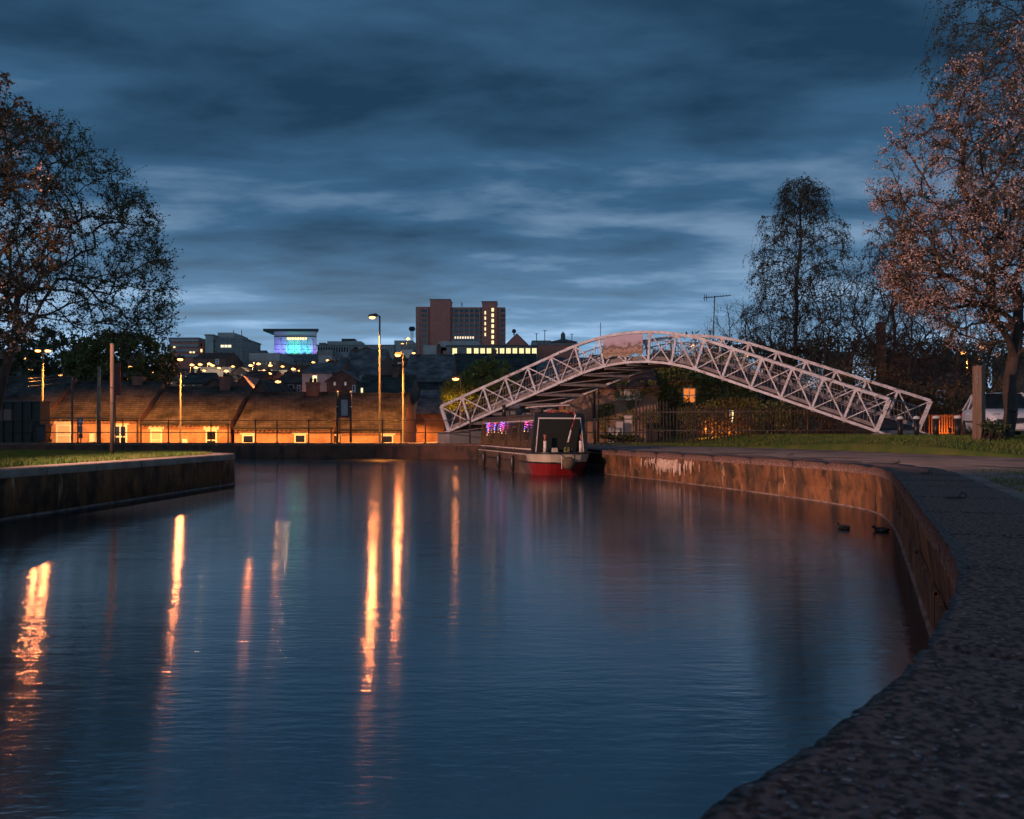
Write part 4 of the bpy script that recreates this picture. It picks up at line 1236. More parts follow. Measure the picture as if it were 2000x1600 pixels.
o = block('office_block', 'brown office block with pale window bands at far left of the skyline', 331, 388, 662, 702, 300, 16, 'brick_tower', 4, 9, {(1,6):'lit_warm',(1,7):'lit_warm',(2,1):'lit_warm',(0,2):'lit_warm'})
for r_ in range(4):
    z = PZ(662+10*r_+3, 300); MB().box(PX(331,300)-.1,PX(388,300)+.1,299.6,299.9,z-.35,z+.35).build('band', M['concrete_pale'], o)
block('office_wing', 'low brown wing at the right end of the brown office block', 388, 397, 668, 702, 302, 14, 'brick_tower', 3, 1, {(1,0):'lit_warm'})
block('stair_tower', 'pale blank tower at the left of the grey office block', 401, 416, 656, 695, 280, 14, 'concrete_pale', 0, 0)
o = block('office_block', 'grey stepped office block with rooftop plant rooms', 416, 474, 662, 700, 281, 20, 'concrete', 4, 8, {(2,2):'lit_white',(2,3):'lit_white',(2,4):'lit_white'}, wt=.8)
MB().box(PX(423,284),PX(455,284),285,296,PZ(662,281)+.51,PZ(649,284)).build('plant_room', M['concrete_pale'], o)
MB().box(PX(461,284),PX(470,284),286,292,PZ(662,281)+.51,PZ(655,284)).build('plant_room', M['concrete'], o)
for x in (456, 472): MB().beam(P(x,662,286), P(x,645,286), .2, .2).build('mast', M['dark_paint'], o)

# floodlit theatre
TD = 300.0
th = empty('theatre', (PX(572,TD), TD, PZ(700,TD)-10), 0, 'theatre with dark roof slab, floodlit blue and turquoise', 'building')
X0, X1, XL = PX(535.5,TD), PX(618.5,TD), PX(521,TD)
zt, zb = PZ(647.5,TD), PZ(706,TD)
ms = mat('theatre_panel', (.55,.53,.52), rough=.6)
MB().hexa([(X0,TD,zb),(X1,TD,zb),(PX(610,TD+20),TD+20,zb),(XL,TD+10,zb),(X0,TD,zt),(X1,TD,zt),(PX(610,TD+20),TD+20,zt),(XL,TD+10,zt)]).build('wall', ms, th)
MB().hexa([(XL-1.0,TD-1.2,zt+.01),(X1+1.0,TD-1.2,zt+.01),(PX(612,TD+20),TD+20,zt+.01),(XL-1.0,TD+11,zt+.01),(XL-1.0,TD-1.2,zt+.85),(X1+1.0,TD-1.2,zt+.85),(PX(612,TD+20),TD+20,zt+.85),(XL-1.0,TD+11,zt+.85)]).build('roof_slab', M['dark_paint'], th)
MB().box(X0,X1,TD-.25,TD-.01,PZ(657.5,TD)-.15,PZ(657.5,TD)+.15).build('string_course', M['dark_paint'], th)
for x in (548,561,574,587,600,611):
    MB().box(PX(x,TD)-.22,PX(x,TD)+.22,TD-.35,TD-.01,zb,PZ(664,TD)).build('fin', ms, th)
for y in (673,683,692):
    MB().box(X0,X1,TD-.12,TD-.008,PZ(y,TD)-.06,PZ(y,TD)+.06).build('panel_joint', M['concrete'], th)
for k in range(8):       # lettering too far to read: separate strokes at letter size
    x = PX(561+k*5,TD); MB().box(x,x+.5,TD-.3,TD-.02,PZ(663.5,TD),PZ(659.5,TD)).build('sign_letter', M['lit_warm'], th)
for k, (x, c_, e_) in enumerate([(540,(.25,.22,1),3800),(553,(.22,.25,1),5200),(566,(.10,.70,.95),5200),(577,(.10,.95,.55),5200),(588,(.12,.55,1),4800),(602,(.10,.75,.9),4200),(614,(.35,.2,.9),3000)]):
    ld = bpy.data.lights.new('floodlight', 'SPOT'); ld.energy = e_*.62; ld.color = c_; ld.spot_size = R(56); ld.spot_blend = 1.0; ld.shadow_soft_size = .15
    lo_ = bpy.data.objects.new('floodlight', ld); col.objects.link(lo_); lo_.parent = th
    p = Vector((PX(x,TD), TD-3.6, zb+1.0)) - root_loc(th); lo_.location = p; lo_.rotation_euler = (R(180-40), 0, 0)
for k, (x, c_) in enumerate([(522.5,(.1,.7,1)),(528,(.1,.85,.9))]):
    ld = bpy.data.lights.new('floodlight', 'SPOT'); ld.energy = 2600; ld.color = c_; ld.spot_size = R(60); ld.spot_blend = .9
    lo_ = bpy.data.objects.new('floodlight', ld); col.objects.link(lo_); lo_.parent = th
    lo_.location = Vector((PX(x,TD)-1.4, TD+3.5, zb+1.2)) - root_loc(th); lo_.rotation_euler = (R(180-12), 0, R(-40))
# white offices to its right
o = block('office_range', 'long low white office range right of the theatre', 620, 772, 676, 690, 330, 14, 'concrete_pale', 1, 30, wt=.5, ht=.7)
MB().box(PX(638,330),PX(704,330),331,340,PZ(676,330)+.51,PZ(666,330)).build('plant_room', M['concrete_pale'], o)
MB().box(PX(664,330),PX(690,330),333,338,PZ(666,330)+.002,PZ(660,330)).build('plant_room', M['dark_paint'], o)
MB().box(PX(622,330),PX(634,330),331,340,PZ(676,330)+.51,PZ(669,330)).build('plant_room', M['concrete'], o)
MB().box(PX(770,330),PX(806,330),330,342,PZ(700,330),PZ(665,330)).build('end_block', M['concrete_pale'], o)
house('distant_house', 'small lit building with rooftop tanks left of the tower block', 784, 806, 683, 672, 205, 8, hz(795,205), 'render_white', 'concrete', 'flat', group=mid)

# tower block
D = 380.0
tb = empty('tower_block', (PX(900,D), D, PZ(700,D)-8), 0, 'brown brick tower block with two taller stair towers on the skyline', 'building')
zb = PZ(700,D)-8
MB().box(PX(811,D),PX(842,D),D+2,D+16,zb,PZ(598,D)).build('wing', M['brick_tower'], tb)
MB().box(PX(880,D),PX(941,D),D+2,D+16,zb,PZ(599,D)).build('wing', M['brick_tower'], tb)
MB().box(PX(970,D),PX(987,D),D+2,D+16,zb,PZ(599,D)).build('wing', M['brick_tower'], tb)
s1 = MB().box(PX(840,D),PX(879.5,D),D,D+12,zb,PZ(586,D)).build('stair_tower', M['brick_tower'], tb)
MB().box(PX(839,D),PX(880.5,D),D-.3,D+12.3,PZ(586,D)+.003,PZ(584.5,D)).build('cap', M['dark_paint'], s1)
s2 = MB().box(PX(941.5,D),PX(970.5,D),D,D+12,zb,PZ(590,D)).build('stair_tower', M['brick_tower'], tb)
MB().box(PX(940.5,D),PX(971.5,D),D-.3,D+12.3,PZ(590,D)+.003,PZ(588.5,D)).build('cap', M['dark_paint'], s2)
for k in range(7):
    y = 602+k*10.6; MB().box(PX(960,D),PX(964.5,D),D-.1,D+.05,PZ(y+6.5,D),PZ(y,D)).build('lit_window', M['lit_yellow'], s2)
for k in range(5):
    y = 608+k*10.6; MB().box(PX(946.5,D),PX(949,D),D-.1,D+.05,PZ(y+6,D),PZ(y,D)).build('lit_window', M['lit_yellow'], s2)
for x in (816,834,886,896,906,916,926,936.5,976): MB().box(PX(x,D)-.16,PX(x,D)+.16,D+1.4,D+1.99,zb,PZ(599,D)).build('mullion', M['concrete_pale'], tb)
for k in range(9):
    y = 603+k*9.5
    for a, b in ((822,833),(881.5,940.5),(978,986)):
        MB().box(PX(a,D),PX(b,D),D+1.75,D+1.98,PZ(y+5.5,D),PZ(y,D)).build('window_band', M['glass_dark'], tb)
for k in range(8): MB().box(PX(887.5+k*5,D),PX(890+k*5,D),D+1.6,D+1.7,PZ(661,D),PZ(656.5,D)).build('lit_window', M['lit_white'], tb)
for x, y in ((901,590),(903,592)): MB().beam(P(x,599,D+6),P(x,y,D+6),.25,.25).build('aerial', M['dark_paint'], tb)
for x in (803,806.5):
    o = MB().beam(P(x,668,300),P(x,644,300),.25,.25).ball(P(x,642.5,300),.9,8,6).build('mast', M['dark_paint']); tag(o, 'thin mast with round head left of the tower block, %s of two' % ('left' if x == 803 else 'right'), 'mast')

# low building with the row of lit windows
D = 230.0
lb = empty('lit_building', (PX(960,D), D, PZ(700,D)-6), 0, 'low flat roofed building with a row of bright tall windows below the tower', 'building')
MB().box(PX(872,D),PX(1050,D),D,D+14,PZ(700,D)-6,PZ(677,D)).build('wall', M['concrete'], lb)
MB().box(PX(871,D),PX(1051,D),D-.3,D+14.3,PZ(677,D)+.003,PZ(674.5,D)).build('roof', M['dark_paint'], lb)
MB().box(PX(856,D),PX(934,D),D+2,D+12,PZ(677,D)+.003,PZ(665,D)).build('roof_plant', M['concrete_pale'], lb)
MB().box(PX(826,D),PX(858,D),D+1,D+12,PZ(700,D)-6,PZ(674,D)).build('wing', M['concrete_pale'], lb)
for g0 in (884,912,926,938.5,951,964,976.5,989,1001.5,1014.5,1027,1039.5):
    for k in range(3):
        x = g0+k*2.95; MB().box(PX(x,D),PX(x+2.25,D),D-.06,D+.04,PZ(694,D),PZ(680.5,D)).build('lit_window', M['lit_yellow'], lb)
for k in range(5): MB().box(PX(936+k*18,D),PX(939+k*18,D),D+2,D+6,PZ(674.5,D),PZ(673,D)).build('rooflight', M['white_paint'], lb)
# gabled hall and turreted roofs right of the tower
house('gabled_hall', 'brick gabled hall with finial right of the tower block', 988, 1031, 672, 651, 260, 18, hz(1010,260), 'brick_tower', 'slate_dark', 'front', cat='building')
o = MB().tube([P(1004,655,260),P(1004,648,260)], .25, 6).ball(P(1004,647,260), .7, 8, 6).build('finial', M['dark_paint']); tag(o, 'ball finial on the gabled hall', 'finial')
tr = block('turreted_building', 'dark building with a row of chimneys above the left bridge slope', 1051, 1130, 674, 690, 240, 12, 'brick_tower', 0, 0)
for x in range(1053,1130,8): MB().box(PX(x,240),PX(x+4,240),242,244,PZ(674,240)+.5,PZ(668-(x%3),240)).build('chimney', M['brick_dark'], tr)
ch = empty('town_church', (PX(1101,300), 300, PZ(700,300)-5), 0, 'distant pyramid roof with spire above the left bridge slope', 'building')
X, Y = PX(1101,300), 300
MB().box(X-4,X+4,Y,Y+8,PZ(700,300)-5,PZ(668,300)).build('wall', M['brick_dark'], ch)
mb = MB(); zz = PZ(668,300); zp = PZ(659,300)
for a, b in (((-5,-1),(5,-1)),((5,-1),(5,9)),((5,9),(-5,9)),((-5,9),(-5,-1))): mb.tri((X+a[0],Y+a[1],zz),(X+b[0],Y+b[1],zz),(X,Y+4,zp))
mb.build('roof', M['slate_dark'], ch)
MB().tube([(X,Y+4,zp-.6),(X,Y+4,PZ(650,300)),(X,Y+4,PZ(645,300))], [.9,.8,.02], 8).build('spire', M['slate_dark'], ch)
block('white_flat_block', 'pale flat roofed block behind the turreted chimneys', 1040, 1075, 668, 685, 290, 12, 'concrete_pale', 0, 0)
for k, (x, y0, y1) in enumerate([(1048,651,670),(1064,645,672),(1117,652,675)]):
    o = MB().beam(P(x,y1,250),P(x,y0,250),.22,.22)
    o.beam(P(x-4,y0+1,250),P(x+4,y0+1,250),.12,.12)
    o = o.build('roof_aerial', M['dark_paint']); tag(o, 'roof aerial above the left bridge slope, %s of three' % ['left','middle','right'][k], 'aerial')
o = MB().beam(P(1173,690,200),P(1173,630,200),.14,.14).build('mast', M['dark_paint']); tag(o, 'thin mast rising behind the painted bridge panel', 'mast')
# far dark skyline
sk = MB(); random.seed(8)
for k in range(18):
    x = 20+k*116; d = 420+random.uniform(0,60); w_ = random.uniform(14,34); hgt = random.uniform(684,694)
    if 480 < x < 1040 or x > 1040: hgt += 2
    o = None
    X = PX(x,d); zt_ = PZ(hgt,d)
    house('far_house', 'dim far house on the skyline, %s from the left' % ordw[k], x-w_, x+w_, hgt+3, hgt-2, d, 12, hill(X,d)-6, 'brick_dark', 'slate_dark', group='dim far houses on the skyline')

# ---------------------------------------------------------------- right bank behind the bridge
CD = 47.0
gz = 1.0
cot = house('cottage', 'ivy grown cottage with brick gable wall under the bridge arch', 1105, 1285, 752, 712, CD, 6.5, gz-.3, 'brick', 'tile_red', cat='house', over=.35,
   wins=[(1203,1214,760,778,dict(frame=.06,sill=True,glass='glass_blind')),(1219,1230,760,778,dict(frame=.06,glass='glass_blind')),(1236,1250,760,778,dict(frame=.06,glass='glass_blind'))])
MB().tube([(PX(1157,CD),CD-.1,PZ(756,CD)),(PX(1159,CD),CD-.1,PZ(764,CD)),(PX(1159,CD),CD-.1,gz)], .06, 6).build('drainpipe', M['dark_paint'], cot)
MB().box(PX(1163,CD),PX(1167,CD),CD-.22,CD-.002,gz-.2,PZ(754,CD)).build('buttress', M['brick'], cot)
ic = house('ivy_house', 'house smothered in ivy with one orange lit window', 1288, 1480, 742, 700, 50, 8, gz-.3, 'brick_dark', 'tile_red', cat='house',
   wins=[(1333,1359,757,788,dict(frame=.07,sill=False,glass='lit_orange',vbar=True)),(1424,1434,801,826,dict(frame=.05,sill=False,glass='lit_yellow'))])
rh = house('far_cottage', 'dark cottage with red tiled roof behind the bare trunks at right', 1800, 1915, 755, 702, 52, 8, gz-.2, 'brick_dark', 'tile_red', cat='house', wins=[(1828,1846,762,790,dict(frame=.06))])
o = MB().box(PX(1717,56),PX(1730,56),56,56.5,.6,PZ(632,56)).box(PX(1716,56),PX(1731,56),55.95,56.55,PZ(632,56),PZ(629,56)).build('chimney_stack', M['brick_dark']); tag(o, 'tall square brick chimney stack among the bare trees', 'chimney')
# television aerial
ta = empty('television_aerial', (PX(1395,50), 52, PZ(700,50)), 0, 'television aerial on a mast above the bridge crest', 'aerial')
a = P(1391,712,52); b = P(1396,578,52)
MB().tube([a,b], .035, 6).build('mast', M['dark_paint'], ta)
MB().beam(P(1374,582,52),P(1428,577,52),.04,.04).build('boom', M['dark_paint'], ta)
for k in range(9):
    q = P(1376+k*5.8,581.5-k*.5,52); MB().beam(q-Vector((0,.35,0)),q+Vector((0,.35,0)),.02,.02).build('element', M['dark_paint'], ta)
for x in (1376,1380): MB().beam(P(x,575,52),P(x,588,52),.03,.03).build('reflector', M['dark_paint'], ta)
# palisade fence
pf = empty('palisade_fence', (PX(1420,40.5), 40.5, gz), 0, 'dark palisade fence on the lawn behind the bridge arch', 'fence')
x = 1243.0; k = 0
fx = []
while x < 1815:
    d = 40.5 - (x-1243)/572*4.0
    if not (1735 < x < 1760): fx.append((x,d))
    x += 6.6
for k, (x, d) in enumerate(fx):
    zt_ = PZ(782 if x < 1306 else 790, d) if True else 0
    zt_ = (2.95 if x < 1306 else 2.62) + random.uniform(-.02,.02)
    X = PX(x,d); base_z = lawn_z(X,d)-.05
    if k % 17 == 0 or x < 1247:
        MB().box(X-.05,X+.05,d,d+.1,base_z,zt_+.12).build('post', M['black_iron'], pf)
    else:
        MB().hexa([(X-.032,d,base_z),(X+.032,d,base_z),(X+.032,d+.02,base_z),(X-.032,d+.02,base_z),(X-.032,d,zt_-.07),(X+.032,d,zt_-.07),(X+.032,d+.02,zt_-.07),(X-.032,d+.02,zt_-.07)]).tri((X-.032,d,zt_-.07),(X+.032,d,zt_-.07),(X,d+.01,zt_)).build('pale', M['black_iron'], pf)
for h in (1.45, 2.35):
    MB().beam((PX(1243,40.5),40.56,h),(PX(1735,37.06),37.12,h),.04,.05).build('rail', M['black_iron'], pf)
# lamp glows: garden lamps low behind the fence
for k, (x, y, d, e_, lb_) in enumerate([(1385,846,42.2,95,'low garden lamp behind the fence, left'),(1440,842,42.0,110,'low garden lamp behind the fence below the lit slit window'),(1597,838,39.6,45,'low garden lamp behind the right truss of the bridge'),(1856,838,40.1,70,'low garden lamp between the last bollards')]):
    p = P(x,y,d)
    o = empty('garden_lamp', (p.x,p.y,gz), 0, lb_, 'lamp', 'garden lamps')
    MB().tube([(0,0,-.2),(0,0,.35)], .03, 8).build('stem', M['dark_paint'], o, local=True)
    MB().tube([(0,0,.35),(0,0,.55),(0,0,.6)], [.08,.08,.02], 8).build('lamp_head', M['dark_paint'], o, local=True)
    ld = bpy.data.lights.new('garden_light', 'POINT'); ld.energy = e_; ld.color = (1,.30,.04); ld.shadow_soft_size = .1
    lo_ = bpy.data.objects.new('garden_light', ld); col.objects.link(lo_); lo_.parent = o; lo_.location = (.12,.35,.45)
# wire fence behind the bollards
wf = empty('bar_fence', (PX(1860,42), 42, gz), 0, 'upright bar fence glowing orange behind the bollards', 'fence')
for k in range(26):
    X = PX(1800+k*5,41); MB().box(X-.02,X+.02,41,41.04,gz,2.25).build('bar', mat('rust_bar', (.30,.12,.05), rough=.7), wf)
for h in (1.3,2.15): MB().box(PX(1798,41),PX(1927,41),41.045,41.08,h,h+.05).build('rail', MATS['rust_bar'], wf)
# utility cabinets
for k, (x0,x1,y0,d) in enumerate([(1204,1218,824,42.5),(1220,1235,812,43.5),(1189,1199,836,43)]):
    o = empty('utility_cabinet', (PX((x0+x1)/2,d),d,gz-.2), 0, ['pale utility cabinet in the middle of the three under the arch','tallest pale utility cabinet, right of the three under the arch','low pale utility cabinet, left of the three under the arch'][k], 'cabinet', 'utility cabinets')
    X0, X1, zt_ = PX(x0,d), PX(x1,d), PZ(y0,d)
    MB().box(X0,X1,d,d+.4,gz-.2,zt_).build('body', M['render_white'], o, bevel=.01)
    MB().box(X0+.03,X1-.03,d-.02,d-.002,gz+.05,zt_-.05).build('door', M['render_white'], o)
    MB().box(X0-.03,X1+.03,d-.04,d+.43,zt_+.002,zt_+.05).build('cap', M['concrete'], o)
# bollards
bz = lambda x, d: lawn_z(PX(x,d), d)-.03
for k, (x, d) in enumerate([(1758,29.5),(1790,29.2),(1828,28.4),(1870,28.0)]):
    z = bz(x,d)
    o = empty('bollard', (PX(x,d), d, z), 0, 'black bollard with pale cap on the lawn, %s from the bridge end' % ['first','second','third','fourth'][k], 'bollard', 'bollards by the bridge end')
    H = .78
    MB().tube([(0,0,0),(0,0,H-.16)], .088, 12).build('shaft', M['dark_paint'], o, local=True, smooth=True)
    MB().tube([(0,0,H-.155),(0,0,H-.12),(0,0,H-.115)], [.11,.11,.075], 12).build('collar', M['dark_paint'], o, local=True, smooth=True)
    MB().tube([(0,0,H-.11),(0,0,H-.05),(0,0,H-.01),(0,0,H)], [.115,.115,.08,.02], 12).build('cap', M['white_paint'], o, local=True, smooth=True)
# wooden marker post with carved marks
d = 24.0; X = PX(1912,d); z = lawn_z(X,d)-.05
wp = empty('marker_post', (X,d,z), R(38), 'thick square wooden post with carved marks before the parked car', 'post')
H = PZ(713,d)-z
MB().hexa([(-.135,-.135,0),(.135,-.135,0),(.135,.135,0),(-.135,.135,0),(-.13,-.13,H-.03),(.13,-.13,H),(.13,.13,H),(-.13,.13,H-.03)]).build('shaft', M['wood_old'], wp, local=True, bevel=.012)
random.seed(14)
for k in range(11):
    zz = H-.30-k*.075; hh = random.uniform(.035,.055)
    if k in (5,9): continue
    MB().box(-.138,-.130,-.04+random.uniform(-.01,.01),.03+random.uniform(-.01,.02),zz,zz+hh).build('carved_mark', M['dark_paint'], wp, local=True)
# mooring rings
for k, (x, y, lb_) in enumerate([(1872,975,'nearest the camera'),(1812,926,'second nearest the camera'),(1752,906,'at the bend of the quay'),(1545,890,'third along from the bend'),(1388,880,'fourth along from the bend'),(1268,876,'near the pale lime crust'),(1176,869,'beside the narrowboat')]):
    d = .6*F/(y-HY); X = PX(x,d)
    o = empty('mooring_ring', (X,d,Q+.006), R(-12+k*7), 'iron mooring hook and ring on the coping, '+lb_, 'mooring ring', 'mooring rings along the right quay'); o.scale = (.48,.48,.48)
    MB().tube([(-.20,0,.012),(-.05,0,.016),(.06,0,.02)], [.016,.02,.02], 8).build('bar', M['black_iron'], o, local=True, smooth=True)
    MB().tube([(.075+.055*math.cos(a_),.0,.055+.055*math.sin(a_)) for a_ in [2*math.pi*i/14-1.57 for i in range(13)]], .014, 8).build('ring', M['black_iron'], o, local=True, smooth=True)
    MB().box(-.22,-.02,-.035,.035,-.004,.008).build('plate', M['black_iron'], o, local=True)
# ---------------------------------------------------------------- far bank and left bank furniture
hut = empty('site_hut', (PX(40,44.6),44.6,Q), 0, 'dark green steel hut on the far bank at the left edge', 'hut')
hm = mat('hut_green', (.020,.028,.018), (.014,.02,.013), rough=.6, scale=3)
X0, Xm, X1, zt_ = PX(-30,44.6), PX(28,44.6), PX(79,44.6), PZ(784,44.6)
MB().box(X0,X1,44.6,45.5,Q,zt_-.05).build('body', hm, hut)
MB().box(X0-.05,X1+.05,44.5,45.6,zt_-.048,zt_+.03).build('roof', M['dark_paint'], hut)
for k in range(7):
    x = X0+(X1-X0)*k/6; MB().box(x-.03,x+.03,44.52,44.598,Q,zt_-.06).build('rib', hm, hut)
MB().box(PX(2,44.6),PX(26,44.6),44.55,44.599,PZ(822,44.6),PZ(800,44.6)).build('panel', mat('brown_panel', (.20,.12,.09), rough=.7), hut)
MB().box(PX(60,44.6),PX(63,44.6),44.50,44.599,PZ(845,44.6),PZ(830,44.6)).build('latch', M['galv'], hut)
wb_ = empty('wheeled_bin', (PX(86,44.2),44.2,Q), 0, 'black wheeled bin beside the dark green hut', 'bin')
MB().hexa([(-.20,-.25,.1),(.20,-.25,.1),(.20,.25,.1),(-.20,.25,.1),(-.26,-.3,.9),(.26,-.3,.9),(.26,.3,.9),(-.26,.3,.9)]).build('body', M['dark_paint'], wb_, local=True, bevel=.02)
MB().hexa([(-.28,-.32,.905),(.28,-.32,.905),(.28,.34,.905),(-.28,.34,.905),(-.26,-.28,.97),(.26,-.28,.97),(.26,.34,1.0),(-.26,.34,1.0)]).build('lid', M['dark_paint'], wb_, local=True)
for s in (-1,1): MB().tube([(s*.17,.27,.10),(s*.23,.27,.10)], .10, 12).build('wheel', M['dark_paint'], wb_, local=True)
# notices on a post
sg = empty('towpath_sign', (PX(158,43.0),43.0,Q), 0, 'post with blue grey round and square notices by the far railing', 'sign')
MB().tube([(0,0,0),(0,0,1.32)], .03, 8).build('post', M['black_iron'], sg, local=True)
MB().box(-.11,.11,-.06,-.035,.95,1.3).build('notice', mat('notice_blue', (.12,.13,.22), rough=.5), sg, local=True)
MB().tube([(0,-.07,1.13),(0,-.062,1.13)], .09, 16).build('round_mark', mat('notice_white', (.5,.5,.55), rough=.5), sg, local=True)
MB().box(-.10,.10,-.06,-.035,.55,.90).build('notice', mat('notice_grey', (.2,.2,.24), rough=.5), sg, local=True)
MB().box(-.09,.11,-.055,-.035,.25,.50).build('notice', M['dark_paint'], sg, local=True)
# tall metal pole in the grass of the left bank, and a grey post on the far bank
p = P(219,889,20.8)
pl = empty('tall_pole', (p.x,p.y,Q-.05), 0, 'plain tall metal pole standing in the grass of the left bank', 'pole')
MB().tube([(0,0,0),(0,0,2.86)], [.052,.048], 10).build('shaft', M['wood_old'], pl, local=True, smooth=True)
MB().tube([(0,0,2.862),(0,0,2.89)], [.056,.05], 10).build('cap', M['galv'], pl, local=True)
for z in (1.35,1.75): MB().tube([(0,0,z),(0,0,z+.03)], [.058,.058], 10).build('clip', M['galv'], pl, local=True)
rs = empty('red_banner', (PX(230,43.6),43.6,Q), 0, 'dark red banner board on a thin post behind the tall pole', 'banner')
MB().tube([(-.14,0,0),(-.14,0,4.2)], .035, 8).build('post', M['dark_paint'], rs, local=True)
MB().box(-.12,.15,-.02,.02,PZ(772,43.6)-Q,PZ(709,43.6)-Q).build('board', mat('banner_red', (.28,.035,.02), (.2,.03,.02), rough=.6), rs, local=True)
gp = empty('telegraph_post', (PX(193,44.4),44.4,Q-.1), 0, 'weathered grey wooden post on the far bank left of the red banner', 'post')
MB().tube([(0,0,0),(0,0,2.0),(.02,0,PZ(716,44.4)-Q+.1)], [.12,.10,.075], 8).build('shaft', mat('post_grey', (.30,.25,.17), (.2,.16,.11), rough=.85, scale=4), gp, local=True, smooth=True)
tp_ = empty('telegraph_post', (PX(53,44),48.5,-2.7), 0, 'thin dark post with wires above the left hut', 'post')
MB().tube([(0,0,0),(0,0,PZ(735,48.5)+2.7)], .06, 8).build('shaft', M['dark_paint'], tp_, local=True)
for k, (xa,ya,xb,yb) in enumerate([(53,740,140,728),(53,746,150,733),(53,755,160,742)]):
    MB().tube([P(xa,ya,48.5),P((xa+xb)/2,(ya+yb)/2+1.5,54),P(xb,yb,60)], .010, 5).build('wire', M['dark_paint'], tp_)
# framed notice board on two black posts
nb = empty('notice_board', (PX(672,43.2),43.2,Q), 0, 'framed pale notice board between two black posts on the far bank', 'notice board')
ztp = PZ(768,43.2)-Q
for x in (659,685):
    po = MB().tube([(PX(x,43.2)-PX(672,43.2),0,0),(PX(x,43.2)-PX(672,43.2),0,ztp)], .065, 10).build('post', M['dark_paint'], nb, local=True, smooth=True)
    MB().ball((PX(x,43.2)-PX(672,43.2),0,ztp+.05), .07, 8, 6).build('finial', M['white_paint'], po, local=True)
    for f_ in (.45,.72): MB().tube([(PX(x,43.2)-PX(672,43.2),0,ztp*f_),(PX(x,43.2)-PX(672,43.2),0,ztp*f_+.03)], .075, 10).build('band', M['white_paint'], po, local=True)
bx = (PX(685,43.2)-PX(659,43.2))/2-.05
fb = MB().box(-bx,bx,-.05,.03,PZ(816,43.2)-Q,ztp-.05).build('frame', mat('board_maroon', (.06,.02,.02), rough=.5), nb, local=True)
MB().box(-bx+.16,bx-.10,-.06,-.051,PZ(812,43.2)-Q,PZ(781,43.2)-Q).build('panel', mat('board_panel', (.42,.36,.40), (.34,.29,.33), rough=.4), fb, local=True)

# ---------------------------------------------------------------- ducks
def duck(x, y, label, rz, body, dark):
    d = CZ*F/(y-HY)
    o = empty('duck', (PX(x,d), d, -.012), rz, label, 'duck', 'ducks by the quay'); o.scale = (.58,.58,.58)
    b_ = MB()
    st = [(-.20,.075,.006,.004),(-.185,.075,.022,.012),(-.14,.06,.058,.042),(-.08,.045,.085,.070),(0,.04,.098,.085),(.07,.045,.088,.082),(.12,.06,.060,.066),(.15,.080,.040,.044),(.160,.105,.032,.034),(.168,.125,.036,.036),(.19,.135,.038,.036),(.215,.128,.028,.025),(.228,.122,.012,.012)]
    n = 12; base_ = 0
    for i, (xx, zz, rw, rh_) in enumerate(st):
        tilt = 0 if i < 6 else (.5 if i < 8 else (1.2 if i < 9 else .25))
        for k in range(n):
            a = 2*math.pi*k/n
            b_.v.append((xx - math.sin(tilt)*rh_*math.sin(a), rw*math.cos(a), zz + math.cos(tilt)*rh_*math.sin(a)))
    for i in range(len(st)-1):
        for k in range(n): b_.f.append((i*n+k, i*n+(k+1)%n, (i+1)*n+(k+1)%n, (i+1)*n+k))
    b_.f += [tuple(range(n))[::-1], tuple((len(st)-1)*n+k for k in range(n))]
    b_.build('body', body, o, local=True, smooth=True)
    MB().hexa([(.222,-.012,.107),(.275,-.014,.103),(.275,.014,.103),(.222,.012,.107),(.222,-.010,.125),(.272,-.011,.111),(.272,.011,.111),(.222,.010,.125)]).build('bill', mat('bill', (.35,.22,.03), rough=.5), o, local=True)
    for s in (-1,1):
        MB().tube([(-.15,s*.045,.085),(-.08,s*.082,.075),(.02,s*.096,.06),(.08,s*.075,.06)], [.008,.03,.036,.012], 8).build('wing', dark, o, local=True, smooth=True)
        MB().ball((.20,s*.035,.144), .005, 6, 4).build('eye', M['dark_paint'], o, local=True)
md = mat('duck_brown', (.26,.15,.085), (.07,.04,.025), rough=.7, scale=35)
duck(1648, 1033, 'brown duck floating before the bend of the right quay', R(118), md, mat('duck_wing', (.05,.035,.028), (.14,.11,.08), rough=.7, scale=30))
duck(1722, 1038, 'dark duck in the shade under the right quay wall', R(170), mat('duck_dark', (.02,.016,.014), rough=.7), MATS['duck_wing'])

